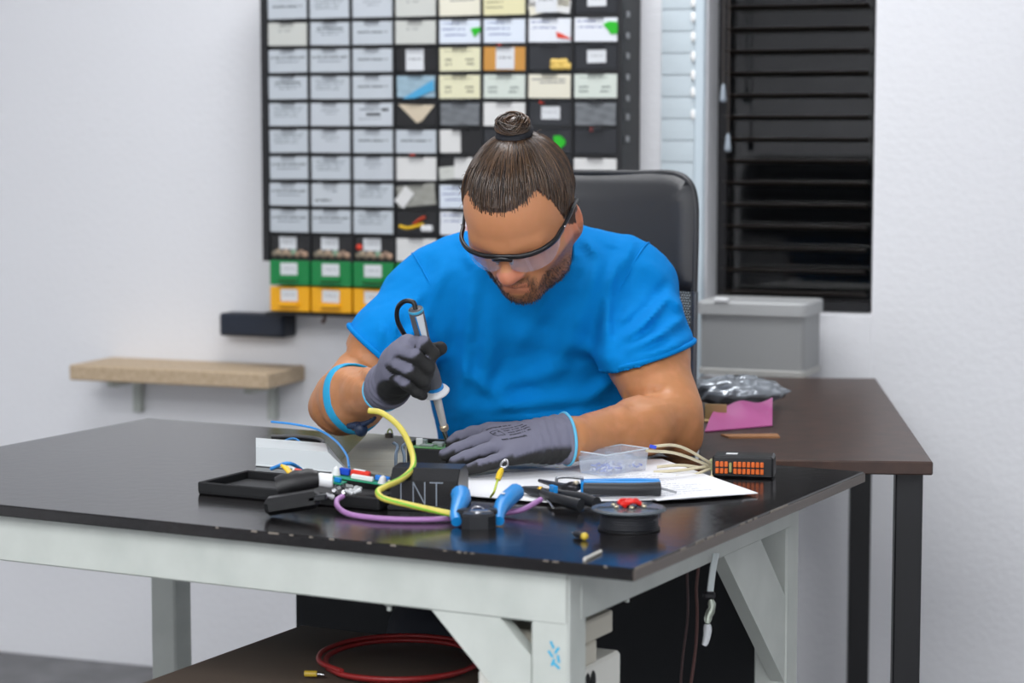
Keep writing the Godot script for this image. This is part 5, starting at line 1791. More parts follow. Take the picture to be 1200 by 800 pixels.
func cutter() -> void:
	var c := PT(560, 618)
	var t := thing("crimping_pliers", "blue handled crimping pliers with a black head at the bench front", "pliers", c, 0.05)
	var blk := mat(rgb(28, 30, 34), 0.35)
	var hd := MB.new()
	hd.prism(PackedVector2Array([Vector2(-0.020, 0.006), Vector2(-0.010, 0.014), Vector2(0.012, 0.013), Vector2(0.022, 0.002), Vector2(0.020, -0.016), Vector2(-0.019, -0.017)]), 0.0, 0.018, Transform3D(), 0.003)
	hd.prism(PackedVector2Array([Vector2(-0.026, -0.012), Vector2(-0.012, -0.012), Vector2(-0.011, -0.030), Vector2(-0.022, -0.030)]), 0.004, 0.020, Transform3D(), 0.002)
	hd.prism(PackedVector2Array([Vector2(0.012, -0.012), Vector2(0.024, -0.010), Vector2(0.026, -0.028), Vector2(0.014, -0.030)]), 0.004, 0.020, Transform3D(), 0.002)
	obj("head", hd, blk, t)
	obj("pivot", MB.new().lathe([Vector2(0.0002, 0.0205), Vector2(0.005, 0.020), Vector2(0.0058, 0.018)], 14, Transform3D(Basis(), Vector3(0.0, 0, -0.002))), M.grey_metal, t)
	obj("jaw_plate", MB.new().box(Vector3(0.004, 0.016, -0.016), Vector3(0.026, 0.006, 0.010), 0.001), M.chrome, t)
	obj("spring", MB.new().tube(smooth([Vector3(-0.010, 0.012, -0.026), Vector3(-0.004, 0.016, -0.050), Vector3(0.006, 0.016, -0.050), Vector3(0.012, 0.012, -0.026)], 5), 0.0012, 6), M.chrome, t)
	var l := smooth([Vector3(-0.026, 0.007, -0.002), Vector3(-0.027, 0.013, -0.018), Vector3(-0.023, 0.020, -0.036), Vector3(-0.019, 0.026, -0.054), Vector3(-0.019, 0.030, -0.068)], 6)
	var lr := []
	for i in l.size(): lr.append(lerpf(0.0065, 0.0125, smoothstep(0.15, 0.85, float(i) / l.size())))
	obj("handle", MB.new().tube(l, lr, 12), M.blue_tool, t)
	var rr := smooth([Vector3(0.026, 0.007, -0.004), Vector3(0.027, 0.012, -0.020), Vector3(0.031, 0.019, -0.040), Vector3(0.040, 0.025, -0.062), Vector3(0.051, 0.029, -0.088)], 6)
	var r2 := []
	for i in rr.size(): r2.append(lerpf(0.0065, 0.0112, smoothstep(0.1, 0.7, float(i) / rr.size())))
	obj("handle", MB.new().tube(rr, r2, 12), M.blue_tool, t)
	obj("badge", MB.new().ball(Vector3(0.033, 0.034, -0.048), Vector3(0.003, 0.0012, 0.003), 8), M.white_plastic, t)

func strippers() -> void:
	var a := PT(690, 589, TOP + 0.012)
	var b := PT(612, 572, TOP + 0.012)
	var t := thing("wire_stripper", "black wire stripping pliers with blue band lying at the paper's edge", "pliers", a)
	var d := b - a
	var n := d.cross(Vector3.UP).normalized()
	var blk := mat(rgb(30, 32, 36), 0.42)
	for s in [-1.0, 1.0]:
		var pts := smooth([Vector3(0, -0.002, 0) + n * s * 0.013, d * 0.25 + n * s * 0.016, d * 0.5 + n * s * 0.010, d * 0.66 + n * s * 0.003], 6)
		var rad := []
		for i in pts.size(): rad.append(lerpf(0.0085, 0.0055, float(i) / pts.size()))
		obj("handle", MB.new().tube(pts, rad, 10, [], true, 0.8), blk, t)
		obj("jaw", MB.new().tube(PackedVector3Array([d * 0.62 + n * s * 0.004, d * 0.80 - n * s * 0.005, d * 1.0 - n * s * 0.002]), [0.0065, 0.0065, 0.003], 8, [], true, 0.7), blk, t)
	obj("pivot", MB.new().ball(d * 0.72 + Vector3(0, 0.005, 0), Vector3(0.0045, 0.003, 0.0045), 10), M.brass, t)
	obj("blue_band", MB.new().box(d * 0.52 + Vector3(0, 0.008, 0), Vector3(0.006, 0.010, 0.016), 0.001, Basis(Vector3.UP, 0.4)), M.blue_tool, t)
	obj("spring_leaf", MB.new().tube(PackedVector3Array([d * 0.5 - n * 0.012 + Vector3(0, -0.004, 0), d * 0.25 + n * -0.03 + Vector3(0, -0.008, 0)]), 0.0018, 6), M.chrome, t)

func pliers() -> void:
	var a := PT(773, 571, TOP + 0.016)
	var b := PT(684, 571, TOP + 0.016)
	var t := thing("combination_pliers", "long nose pliers with thick black and blue handles on white paper", "pliers", a)
	var d := b - a
	var n := Vector3.UP.cross(d).normalized()
	var blk := mat(rgb(40, 42, 46), 0.5)
	for s in [-1.0, 1.0]:
		var pts := smooth([n * s * 0.010, d * 0.3 + n * s * 0.014, d * 0.7 + n * s * 0.011, d * 1.0 + n * s * 0.006], 6)
		var rad := []
		for i in pts.size(): rad.append(lerpf(0.0095, 0.008, float(i) / pts.size()))
		var h := obj("handle", MB.new().tube(pts, rad, 12, [], true, 0.85), blk, t)
		var inl := PackedVector3Array()
		for p in pts: inl.append(p + Vector3(0, 0.0055, 0) - n * s * 0.003)
		obj("blue_inlay", MB.new().tube(inl, 0.0052, 8), M.blue_tool, h)
	obj("collar", MB.new().box(d * 1.02, Vector3(0.004, 0.018, 0.022), 0.001, Basis(Vector3.UP, atan2(-d.z, d.x))), M.blue_tool, t)
	var e := PT(632, 563, TOP + 0.012) - a
	obj("joint", MB.new().ball(d * 1.14 + Vector3(0, 0.001, 0), Vector3(0.012, 0.007, 0.010), 12), mat(rgb(54, 54, 58), 0.3, 0.7), t)
	obj("pivot", MB.new().ball(d * 1.12 + Vector3(0.002, 0.007, 0.006), Vector3(0.0045, 0.003, 0.0045), 10), mat(rgb(190, 180, 160), 0.3, 0.8), t)
	for s in [-1.0, 1.0]:
		obj("jaw", MB.new().tube(PackedVector3Array([d * 1.1 + n * s * 0.004, d * 1.25 + n * s * 0.004, e + n * s * 0.0016]), [0.0065, 0.005, 0.0022], 8), mat(rgb(52, 52, 56), 0.35, 0.6), t)
	obj("return_spring", MB.new().tube(smooth([d * 1.0 + Vector3(0, 0.012, 0), d * 1.2 + Vector3(0, 0.014, 0), d * 1.34 + Vector3(0, 0.013, 0), d * 1.36 + Vector3(0, 0.007, 0)], 4), 0.0022, 6), M.grey_metal, t)
	obj("steel_tail", MB.new().tube(PackedVector3Array([n * 0.004, n * 0.004 - d * 0.22 + Vector3(0, -0.006, 0)]), 0.0016, 6), M.grey_metal, t)

func clear_box() -> void:
	var q := [PT(681, 554, TOP + 0.0048), PT(711, 559, TOP + 0.0048), PT(756, 551, TOP + 0.0048), PT(727, 546.5, TOP + 0.0048)]
	var ctr: Vector3 = (q[0] + q[1] + q[2] + q[3]) / 4.0
	var t := thing("plastic_box", "clear plastic parts box with an open top and blue bits inside", "box", ctr)
	var gm := mat(Color(0.86, 0.90, 0.96, 0.20), 0.06)
	gm.transparency = BaseMaterial3D.TRANSPARENCY_ALPHA
	var H := 0.030
	var c := []
	for p in q: c.append(p - ctr)
	for i in 4:
		var a: Vector3 = c[i]
		var b: Vector3 = c[(i + 1) % 4]
		obj("side", MB.new().sheet(func(s: float, v: float) -> Vector3: return (a.lerp(b, s)) * (1.0 + 0.10 * v) + Vector3(0, 0.001 + v * H, 0), 4, 2, 0.0016), gm, t)
		obj("rim", MB.new().tube(PackedVector3Array([a * 1.1 + Vector3(0, H + 0.001, 0), b * 1.1 + Vector3(0, H + 0.001, 0)]), 0.0010, 6), mat(rgb(206, 214, 222), 0.2), t)
	obj("floor_plate", MB.new().sheet(func(s: float, v: float) -> Vector3: return c[0].lerp(c[1], s).lerp(c[3].lerp(c[2], s), v) + Vector3(0, 0.001, 0), 2, 2, 0.0016), gm, t)
	obj("divider", MB.new().sheet(func(s: float, v: float) -> Vector3: return (c[0].lerp(c[3], 0.62).lerp(c[1].lerp(c[2], 0.62), s)) * (1.0 + 0.06 * v) + Vector3(0, 0.002 + v * H * 0.8, 0), 2, 2, 0.0014), gm, t)
	var r := RandomNumberGenerator.new()
	r.seed = 15
	var bm := [mat(rgb(70, 88, 190), 0.3), mat(rgb(120, 140, 220), 0.3), mat(rgb(200, 206, 226), 0.3)]
	var bit := MB.new().tube(PackedVector3Array([Vector3(-0.0035, 0, 0), Vector3(0.0035, 0, 0)]), 0.0016, 6).mesh()
	for k in 60:
		var s := r.randf_range(0.06, 0.94)
		var v := r.randf_range(0.08, 0.92)
		var p: Vector3 = c[0].lerp(c[1], s).lerp(c[3].lerp(c[2], s), v) + Vector3(0, 0.0038 + r.randf() * 0.007, 0)
		var o := solo("wire_ferrule", bit, bm[r.randi() % 3], "tiny blue or pale wire ferrule inside the clear box", "ferrule", "ferrules in the clear box")
		o.position = ctr + p
		o.rotation = Vector3(0, r.randf() * TAU, r.randf_range(-0.4, 0.4))

func spool() -> void:
	var c := PT(737, 620)
	var t := thing("wire_spool", "flat black wire spool with red leads and silver ends on top", "spool", c)
	var pm := mat(rgb(84, 92, 98), 0.22)  # top flange of the black spool: its reflection is put into this colour
	var R := 0.0455
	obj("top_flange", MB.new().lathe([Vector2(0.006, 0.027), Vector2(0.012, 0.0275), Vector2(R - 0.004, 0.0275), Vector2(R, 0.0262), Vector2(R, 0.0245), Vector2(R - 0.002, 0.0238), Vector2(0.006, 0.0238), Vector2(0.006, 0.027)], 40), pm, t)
	obj("bottom_flange", MB.new().lathe([Vector2(0.006, 0.0035), Vector2(0.036, 0.0035), Vector2(0.038, 0.0028), Vector2(0.038, 0.0008), Vector2(0.036, 0.0), Vector2(0.006, 0.0), Vector2(0.006, 0.0035)], 40), M.black, t)
	var wd := MB.new()
	for k in 7:
		var ring := PackedVector3Array()
		for i in 28:
			var an := TAU * i / 28
			ring.append(Vector3(cos(an) * 0.034, 0.0048 + k * 0.0030, sin(an) * 0.034))
		wd.tube(ring, 0.0017, 6, [], false, 1.0, Vector3.ZERO, true)
	wd.lathe([Vector2(0.033, 0.003), Vector2(0.033, 0.024)], 24)
	obj("winding", wd, mat(rgb(28, 30, 36), 0.5), t)
	obj("hub", MB.new().lathe([Vector2(0.006, 0.0), Vector2(0.006, 0.028), Vector2(0.009, 0.0284), Vector2(0.0105, 0.0278)], 20), M.black, t)
	# raised vanes on the top flange
	for k in 5:
		var an := TAU * k / 5 + 0.5
		obj("vane", MB.new().box(Vector3(cos(an) * 0.027, 0.0280, sin(an) * 0.027), Vector3(0.026, 0.0012, 0.004), 0.0004, Basis(Vector3.UP, -an)), mat(rgb(50, 54, 60), 0.3), t)
	var r := RandomNumberGenerator.new()
	r.seed = 6
	for k in 9:
		var an := r.randf() * TAU
		var a := Vector3(cos(an) * 0.014, 0.030 + r.randf() * 0.003, sin(an) * 0.011)
		var b := Vector3(cos(an + 2.6) * 0.012, 0.0315 + r.randf() * 0.003, sin(an + 2.6) * 0.011)
		obj("red_lead", MB.new().tube(smooth([a, a.lerp(b, 0.5) + Vector3(r.randf_range(-0.006, 0.006), 0.003, r.randf_range(-0.006, 0.006)), b], 4), 0.0023, 7), mat(rgb(222, 34, 26), 0.4), t)
	for k in 6:
		var an := TAU * k / 6 + 0.4
		obj("silver_end", MB.new().lathe([Vector2(0.0014, 0.0), Vector2(0.0030, 0.0), Vector2(0.0034, 0.0012), Vector2(0.0030, 0.0024), Vector2(0.0014, 0.0024), Vector2(0.0014, 0.0)], 10, Transform3D(Basis(), Vector3(cos(an) * 0.0195, 0.0284, sin(an) * 0.015))), mat(rgb(200, 190, 160), 0.3, 0.7), t)

func terminal_block() -> void:
	var c := PT(866, 560)
	var t := thing("terminal_box", "black control box with orange terminal rows at the bench's back corner", "control box", c, -0.2)
	obj("body", MB.new().box(Vector3(0.005, 0.0155, -0.02), Vector3(0.085, 0.031, 0.045), 0.003), M.black, t)
	obj("white_sticker", MB.new().box(Vector3(-0.012, 0.0312, -0.02), Vector3(0.016, 0.0006, 0.012), 0.0001), M.white_plastic, t)
	var om := mat(rgb(222, 104, 36), 0.4)
	for k in 11:
		if k == 3: continue
		for rr in 2:
			obj("terminal", MB.new().box(Vector3(-0.030 + k * 0.0062, 0.010 + rr * 0.0095, 0.0035), Vector3(0.0048, 0.0075, 0.004), 0.0008), om, t)
	obj("copper_lug", MB.new().box(Vector3(-0.0115, 0.015, 0.004), Vector3(0.004, 0.014, 0.006), 0.001), mat(rgb(170, 176, 120), 0.3, 0.6), t)
	var wm := mat(rgb(206, 196, 166), 0.5)
	var ends := [[762, 523, 0.040], [757, 528, 0.034], [770, 545, 0.010], [766, 551, 0.006], [792, 556, 0.004], [832, 556, 0.004]]
	for k in 6:
		var e: Array = ends[k]
		var a := P(e[0], e[1], 3.07 + 0.01 * k) if k < 2 else PT(e[0], e[1] + 2, TOP + e[2])
		var b := P(837 - k % 3, 545 + (k % 3) * 2.5, 3.14)
		var mid := a.lerp(b, 0.45) + Vector3(0, 0.012 - 0.004 * k, 0.01 * (k % 2))
		wire("cream_wire", [a, mid, b], 0.0021, wm, ["thin cream wire with a blue ferrule at the clear box", "thin cream wire leaning on the clear box rim", "cream wire crossing under the others over paper", "cream wire lying lowest across the white paper", "short cream wire lying by the pliers' tail", "shortest cream wire hanging under the terminal box plug"][k], "wire", "cream wires of the terminal box")
	var fe := P(763, 523.4, 3.07)
	solo("blue_ferrule", MB.new().tube(PackedVector3Array([fe + Vector3(-0.002, 0.001, 0), fe + Vector3(0.007, -0.001, 0)]), 0.0026, 8), mat(rgb(40, 70, 200), 0.35), "blue ferrule on a cream wire end above the clear box", "ferrule")
	var pl := thing("wire_plug", "small pale plug where the cream wires meet the terminal box", "plug", P(834, 545, 3.14))
	obj("body", MB.new().box(Vector3(0.004, 0, 0), Vector3(0.014, 0.018, 0.012), 0.002), mat(rgb(168, 172, 128), 0.45), pl)
	obj("pin", MB.new().tube(PackedVector3Array([Vector3(0.01, 0.003, 0), Vector3(0.022, 0.003, -0.004)]), 0.0018, 6), M.brass, pl)

func left_parts() -> void:
	# grey cable loop at the back
	var z := TOP + 0.003
	wire("grey_cable", [PT(318, 511, z), PT(350, 511.5, z), PT(372, 514, z), PT(379, 518.5, z), PT(368, 522.5, z), PT(340, 523.5, z), PT(310, 522, z)], 0.0030, mat(rgb(72, 72, 74), 0.45), "dark grey cable loop lying at the back of the bench top", "cable")
	var bm := mat(rgb(52, 140, 214), 0.4)
	wire("blue_wire", [P(318, 494, 3.30), P(345, 497, 3.28), P(372, 503, 3.26), P(393, 516, 3.2), P(406, 533, 3.1), P(409, 547, 3.03)], 0.0017, bm, "long thin blue wire arching from the cover down to the boards", "wire", "thin blue wires")
	wire("blue_wire", [PT(318, 524, z), P(340, 514, 3.35), P(351, 517, 3.33), PT(357, 526, z)], 0.0016, bm, "short blue wire hoop standing behind the white cover", "wire", "thin blue wires")
	wire("blue_wire", [PT(318, 519, z), PT(338, 524, z), P(352, 520, 3.38), P(362, 522, 3.37), PT(367, 527, z)], 0.0015, bm, "blue wire lying low behind the white cover", "wire", "thin blue wires")
	wire("blue_wire", [PT(318, 549, TOP + 0.03), P(340, 543, 2.98), PT(362, 557, TOP + 0.012)], 0.0026, bm, "blue wire resting in front of the white cover's edge", "wire", "thin blue wires")
	# white cover plate: a shallow shell with a sloping end
	var t := thing("white_cover", "pale grey plastic cover with a sloping end on the bench top", "cover")
	var w := mat(rgb(200, 206, 208), 0.35)
	var b0 := PT(300, 546)
	var b1 := PT(412, 556)
	var b2 := PT(398, 541)
	var b3 := PT(300, 533)
	var up := Vector3(0, 0.026, 0)
	var sh := MB.new()
	var c := [b0, b1, b2, b3]
	var tp := [b0 + up + (b3 - b0) * 0.12, b1.lerp(b0, 0.22) + up + (b2 - b1) * 0.2, b2.lerp(b3, 0.16) + up, b3 + up]
	for i in 4:
		var a: Vector3 = c[i]
		var b: Vector3 = c[(i + 1) % 4]
		var at: Vector3 = tp[i]
		var bt: Vector3 = tp[(i + 1) % 4]
		sh.poly([a, b, bt, at], ((b - a).cross(at - a)).normalized() * (1.0 if ((b - a).cross(at - a)).dot((a + b) * 0.5 - (b0 + b2) * 0.5) > 0 else -1.0))
	sh.poly(tp, Vector3.UP)
	obj("shell", sh, w, t)
	obj("lip", MB.new().tube(PackedVector3Array([b0 + Vector3(0, 0.0015, 0), b1 + Vector3(0, 0.0015, 0), b2 + Vector3(0, 0.0015, 0)]), 0.0015, 6), w, t)
	# dark tray full of boards and parts
	var d0 := PT(395, 592)
	var tr := thing("parts_tray", "low black tray heaped with small boards and parts", "tray", d0, -YT)
	var tm := mat(rgb(15, 16, 18), 0.5)
	var tb := MB.new()
	tb.box(Vector3(-0.07, 0.003, -0.045), Vector3(0.28, 0.006, 0.115), 0.002)
	tb.box(Vector3(-0.07, 0.010, 0.011), Vector3(0.28, 0.014, 0.004), 0.0015).box(Vector3(-0.07, 0.010, -0.101), Vector3(0.28, 0.014, 0.004), 0.0015).box(Vector3(0.068, 0.010, -0.045), Vector3(0.004, 0.014, 0.112), 0.0015).box(Vector3(-0.208, 0.010, -0.045), Vector3(0.004, 0.014, 0.112), 0.0015)
	obj("pan", tb, tm, tr)
	var pcb := mat(rgb(34, 142, 104), 0.35)
	var put := func(called: String, px: float, py: float, hgt: float, size: Vector3, m: Material, turn: float, label: String, cat: String, tilt := 0.0):
		var p := PT(px, py, TOP + hgt)
		var th := thing(called, label, cat, p, turn)
		th.rotation.z = tilt
		return th
	var b: Node3D = put.call("circuit_board", 372, 560, 0.030, Vector3.ZERO, pcb, -0.30, "green circuit board strip with white connectors leaning on the tray", "circuit board", -0.14)
	obj("board", MB.new().box(Vector3.ZERO, Vector3(0.075, 0.0018, 0.022), 0.0003), pcb, b)
	for k in 5: obj("connector", MB.new().box(Vector3(-0.03 + k * 0.015, 0.004, 0.004 - 0.006 * (k % 2)), Vector3(0.009, 0.006, 0.006), 0.0008), [M.white_plastic, M.blue_tool, mat(rgb(170, 190, 120), 0.4)][k % 3], b)
	b = put.call("circuit_board", 424, 562, 0.026, Vector3.ZERO, pcb, -0.22, "green circuit board with a red block and white plugs beside the striped wire", "circuit board", -0.12)
	obj("board", MB.new().box(Vector3.ZERO, Vector3(0.082, 0.0018, 0.026), 0.0003), pcb, b)
	obj("red_block", MB.new().box(Vector3(-0.004, 0.006, -0.006), Vector3(0.026, 0.010, 0.011), 0.002), mat(rgb(214, 52, 36), 0.35), b)
	obj("red_block_face", MB.new().box(Vector3(-0.006, 0.0112, -0.006), Vector3(0.016, 0.0012, 0.006), 0.0004), M.white_plastic, b)
	obj("blue_jumper", MB.new().box(Vector3(-0.026, 0.006, -0.007), Vector3(0.014, 0.009, 0.007), 0.001), mat(rgb(20, 70, 190), 0.35), b)
	obj("blue_jumper", MB.new().box(Vector3(0.026, 0.005, -0.006), Vector3(0.020, 0.007, 0.005), 0.001), mat(rgb(40, 120, 210), 0.35), b)
	obj("white_plug", MB.new().lathe([Vector2(0.0065, 0.0), Vector2(0.004, 0.009), Vector2(0.0005, 0.012)], 10, Transform3D(Basis(), Vector3(-0.036, 0.001, 0.0))), M.white_plastic, b)
	obj("white_plug", MB.new().lathe([Vector2(0.0065, 0.0), Vector2(0.004, 0.008), Vector2(0.0005, 0.011)], 10, Transform3D(Basis(), Vector3(0.030, 0.001, 0.007))), M.white_plastic, b)
	obj("white_strip", MB.new().box(Vector3(0.002, 0.004, 0.006), Vector3(0.03, 0.006, 0.006), 0.001), M.white_plastic, b)
	obj("cream_bead", MB.new().ball(Vector3(0.037, 0.003, 0.0), Vector3.ONE * 0.003, 8), mat(rgb(200, 190, 150), 0.4), b)
	# black lump of gear with a white end
	var g := thing("black_connector", "thick black cable connector with a white collar on the tray", "connector")
	var gp := smooth([P(326, 572, 2.86), P(345, 566, 2.86), P(362, 562, 2.865), P(372, 561, 2.868)], 5)
	obj("body", MB.new().tube(gp, [0.015, 0.016, 0.0165, 0.016, 0.0145, 0.0155, 0.0165, 0.015, 0.0145, 0.015, 0.0150, 0.014, 0.0135, 0.012, 0.0115, 0.011], 16), mat(rgb(18, 18, 20), 0.5), g)
	obj("collar", MB.new().tube(PackedVector3Array([P(373, 562, 2.868), P(375, 562, 2.868), P(388, 563.5, 2.866), P(390, 563.5, 2.866)]), [0.0085, 0.0095, 0.0095, 0.008], 14), M.white_plastic, g)
	var g2 := thing("black_adapter", "lumpy black cable adapter resting on the tray's front", "adapter", PT(352, 594, TOP + 0.012))
	obj("body", MB.new().box(Vector3(-0.01, 0.006, 0), Vector3(0.07, 0.022, 0.03), 0.006, Basis(Vector3(0, 0, 1), 0.16)), mat(rgb(14, 15, 17), 0.4), g2)
	obj("latch", MB.new().box(Vector3(0.022, 0.013, 0.008), Vector3(0.024, 0.008, 0.014), 0.002, Basis(Vector3(0, 0, 1), 0.1)), mat(rgb(26, 28, 31), 0.35), g2)
	# loose bright parts
	var r := RandomNumberGenerator.new()
	r.seed = 30
	var px := [[396, 568], [403, 571], [409, 566], [413, 569], [418, 571], [401, 566], [408, 573], [420, 568], [392, 574], [386, 576]]
	for k in px.size():
		var p := PT(px[k][0], px[k][1] + 6, TOP + 0.016)
		var o := solo("terminal_pin", MB.new().tube(PackedVector3Array([Vector3(-0.005, 0, 0), Vector3(0.001, 0, 0), Vector3(0.002, 0, 0), Vector3(0.006, 0, 0)]), [0.0026, 0.0026, 0.0036, 0.0034], 8), mat(rgb(206, 208, 210), 0.3, 0.3), "loose pale metal terminal pin heaped on the black tray", "terminal pin", "loose terminal pins on the tray")
		o.position = p + Vector3(0, r.randf() * 0.006, 0)
		o.rotation = Vector3(0, r.randf() * TAU, r.randf_range(-0.5, 0.5))
	for k in 3:
		wire("yellow_wire", [P(330 + k * 3, 545 + k, 2.93), P(336 + k * 3, 551 + k * 2, 2.92), P(341 + k * 2, 558 + k * 3, 2.91)], 0.0022, mat(rgb(236, 190, 30), 0.4), ["yellow wire stub, upper of three by the black connector", "middle yellow wire stub by the black connector", "lowest yellow wire stub by the black connector"][k], "wire", "yellow wire stubs")
	solo("red_fuse", MB.new().tube(PackedVector3Array([P(346, 552, 2.92), P(356, 554, 2.915)]), 0.0042, 10), mat(rgb(206, 60, 44), 0.4), "small red fuse behind the black connector", "fuse")

# ---------------------------------------------------------------- under and behind the bench
func around_bench() -> void:
	# on the lower shelf
	var sy := -0.230
	var cable := mat(rgb(150, 40, 40), 0.4)
	var pts := []
	for k in 30:
		var an := TAU * k / 14.0 - 2.2
		var rr := 1.0 + 0.10 * sin(k * 0.9) + (0.08 if k > 14 else 0.0)
		pts.append(tpos(-0.480 + cos(an) * 0.112 * rr, sy + 0.005 + 0.0045 * float(k) / 15.0, -0.31 - sin(an) * 0.10 * rr))
	wire("red_cable", pts, 0.0036, cable, "coil of dark red cable lying on the shelf under the bench", "cable", "", 5)
	var pg := thing("gold_plug", "small gold plug at the end of the red cable coil", "plug", PT(366, 789, TOP - 0.223))
	obj("sleeve", MB.new().tube(PackedVector3Array([Vector3(-0.010, 0, 0), Vector3(0.006, 0, 0.001)]), 0.0042, 10), mat(rgb(190, 160, 50), 0.4), pg)
	obj("pin", MB.new().tube(PackedVector3Array([Vector3(0.006, 0, 0.001), Vector3(0.016, -0.001, 0.003)]), 0.0022, 8), M.chrome, pg)
	# boxes stored behind the leg
	var beige := mat(rgb(196, 192, 178), 0.7)
	var stack := thing("vented_case", "tall white case with dark oval vent holes behind the bench leg", "case", tpos(-0.180, 0, 0), -YT)
	obj("shell", MB.new().box(Vector3(0.0, -0.453, -0.155), Vector3(0.11, 0.594, 0.17), 0.004), mat(rgb(214, 214, 206), 0.5), stack)
	for k in 6:
		obj("vent_hole", MB.new().lathe([Vector2(0.0002, 0.001), Vector2(0.0066, 0.001), Vector2(0.0072, 0.0002)], 14, Transform3D(Basis(Vector3(0, 0, -1.0), Vector3(1, 0, 0), Vector3(0, -1.7, 0)), Vector3(0.0550, -0.176, -0.084 - k * 0.015))), mat(rgb(6, 8, 10), 0.8), stack)
	for k in 2:
		var b := thing("flat_carton", ["longer beige flat carton lying uppermost above the white vented case", "shorter beige carton between the longer carton and the vented case"][k], "carton", tpos(-0.180, [-0.128, -0.1555][k], 0), -YT)
		var len: float = [0.145, 0.10][k]
		obj("body", MB.new().box(Vector3(0.0, 0.0135, -0.07 - len * 0.5), Vector3(0.11, 0.027, len), 0.0015), beige, b)
		obj("flap", MB.new().box(Vector3(0.0556, 0.0135, -0.07 - len * 0.5), Vector3(0.0012, 0.022, len - 0.012), 0.0004), beige, b)
	# hanging test lead
	var hl := thing("test_lead", "white hanging test lead with a silver clip under the bench's side", "test lead")
	var d := 2.9
	for k in 3:
		obj("strand", MB.new().tube(smooth([P(840 + k * 2 - 3, 648, d), P(836 + k * 2 - 3, 670, d), P(832 + k * 2 - 2, 694, d)], 5), 0.0022, 7), mat(rgb(206, 214, 214), 0.45), hl)
	obj("clamp", MB.new().box(P(831, 697, d), Vector3(0.016, 0.010, 0.014), 0.003), mat(rgb(20, 20, 24), 0.5), hl)
	obj("clip", MB.new().tube(smooth([P(833, 702, d), P(834, 712, d), P(830, 722, d), P(829, 730, d)], 4), [0.003, 0.0045, 0.0055, 0.005, 0.0045, 0.0055, 0.006, 0.0055, 0.005, 0.0055, 0.005, 0.004, 0.003], 9), mat(rgb(176, 184, 170), 0.25, 0.7), hl)
	obj("boot", MB.new().tube(smooth([P(829, 731, d), P(829, 741, d), P(827, 751, d), P(825, 756, d)], 4), [0.004, 0.005, 0.0055, 0.0055, 0.0052, 0.005, 0.0048, 0.0046, 0.0044, 0.0042, 0.004, 0.0036, 0.003], 10), mat(rgb(206, 210, 212), 0.4), hl)
	wire("brown_cable", [P(819, 660, 2.95), P(816, 690, 2.95), P(817, 720, 2.96), P(815, 760, 2.97), P(808, 812, 2.98)], 0.0022, mat(rgb(74, 44, 40), 0.6), "thin brown cable hanging beside the white test lead", "cable", "hanging brown cables")
	wire("brown_cable", [P(805, 668, 2.98), P(806, 720, 2.98), P(800, 770, 2.99), P(797, 812, 3.0)], 0.0018, mat(rgb(60, 40, 40), 0.6), "thinner brown cable hanging deepest under the bench side", "cable", "hanging brown cables")
	# side table behind the bench by the window
	var p0 := PT(819, 537.5)
	var st := thing("side_table", "dark brown table behind the bench below the window", "table", p0, -0.084)
	obj("tabletop", MB.new().box(Vector3(0.17, -0.010, -0.54), Vector3(0.34, 0.020, 1.08), 0.002), tri_map(mat(Color.WHITE, 0.4), 4.0, noise_tex(0.02, [[0.0, rgb(52, 36, 30)], [1.0, rgb(74, 52, 42)]], 91)), st)
	for q in [[0.03, -0.06], [0.31, -0.06], [0.03, -1.04], [0.31, -1.04]]: obj("leg", MB.new().box(Vector3(q[0], -0.385, q[1]), Vector3(0.04, 0.73, 0.04), 0.002), M.black, st)
	# grey lidded crate near the window
	var gc := PT(880, 440)
	var gb := thing("grey_crate", "grey plastic crate with a pale lid in front of the dark window", "crate", gc, -YW)
	var top := P(840, 362, 4.2).y - TOP
	var gm := mat(rgb(152, 154, 154), 0.55)
	obj("tub", MB.new().prism(rounded(0.21, 0.14, 0.012), 0.004, top - 0.025, Transform3D(Basis(), Vector3(0, 0, -0.07)), 0.002), gm, gb)
	obj("foot_rim", MB.new().prism(rounded(0.216, 0.146, 0.014), 0.0, 0.012, Transform3D(Basis(), Vector3(0, 0, -0.07)), 0.002), mat(rgb(176, 176, 172), 0.55), gb)
	obj("lid", MB.new().prism(rounded(0.222, 0.152, 0.016), top - 0.026, top, Transform3D(Basis(), Vector3(0, 0, -0.07)), 0.004), mat(rgb(178, 180, 180), 0.5), gb)
	obj("latch", MB.new().box(Vector3(-0.06, top + 0.002, 0.004), Vector3(0.03, 0.010, 0.010), 0.003), M.white_plastic, gb)
	# crumpled clear bag, cardboard, pink bubble wrap
	var fn := FastNoiseLite.new()
	fn.seed = 7
	fn.frequency = 30.0
	var bagm := mat(rgb(150, 156, 162), 0.16, 0.35)
	var bc := PT(862, 478)
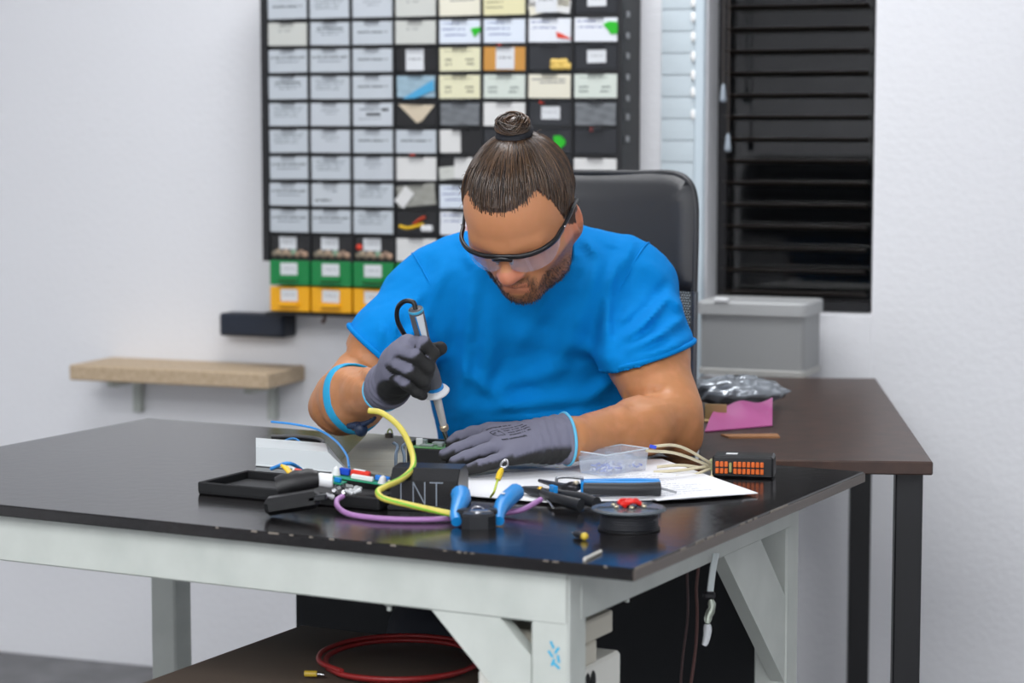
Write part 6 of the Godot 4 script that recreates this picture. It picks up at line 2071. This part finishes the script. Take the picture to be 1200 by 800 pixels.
	solo("plastic_bag", MB.new().sheet(func(s: float, v: float) -> Vector3:
		var an := s * TAU
		var b := v * PI
		var p := Vector3(sin(b) * cos(an) * 0.082, cos(b) * 0.026, sin(b) * sin(an) * 0.05)
		return bc + p * (1.0 + 0.35 * fn.get_noise_3dv(p * 1.6)) + Vector3(0, 0.03, 0), 34, 16), bagm, "crumpled silvery plastic bag in front of the grey crate", "bag")
	var cb := PT(838, 494)
	var cx := thing("cardboard_piece", "small folded brown cardboard piece beside the pink wrap", "cardboard", cb, -0.2)
	obj("panel", MB.new().box(Vector3(0, 0.014, -0.01), Vector3(0.036, 0.028, 0.003), 0.0005), mat(rgb(170, 142, 96), 0.8), cx)
	obj("flap", MB.new().box(Vector3(0, 0.0015, 0.002), Vector3(0.036, 0.003, 0.024), 0.0005), mat(rgb(176, 148, 102), 0.8), cx)
	var pk := mat(rgb(178, 84, 142), 0.4)
	pk.metallic_specular = 0.7
	var a0 := PT(826, 507)
	var a1 := PT(905, 500)
	var a2 := PT(905, 488)
	var a3 := PT(838, 490)
	solo("pink_wrap", MB.new().sheet(func(s: float, v: float) -> Vector3:
		var p: Vector3 = a0.lerp(a1, s).lerp(a3.lerp(a2, s), v)
		return p + Vector3(0, 0.002 + 0.028 * v * (0.6 + 0.4 * s) + 0.004 * sin(s * 9.0 + v * 4.0) * v, 0), 20, 12, 0.002), pk, "folded pink antistatic wrap lying on the brown side table", "packaging")
	solo("cardboard_sheet", MB.new().prism(PackedVector2Array([Vector2(-0.03, -0.015), Vector2(0.06, -0.02), Vector2(0.06, 0.012), Vector2(-0.02, 0.016)]), 0.0, 0.003, Transform3D(Basis(), PT(868, 512))), mat(rgb(150, 104, 66), 0.8), "flat brown cardboard sheet in front of the pink wrap", "cardboard")

# ----------------------------------------------------------------
func _ready() -> void:
	rng.seed = 5
	set_stage()
	materials()
	card_mats()
	room()
	cabinets()
	workbench()
	office_chair()
	skeleton()
	build_body()
	safety_glasses()
	wrist_strap()
	soldering()
	bench_items()
	around_bench()
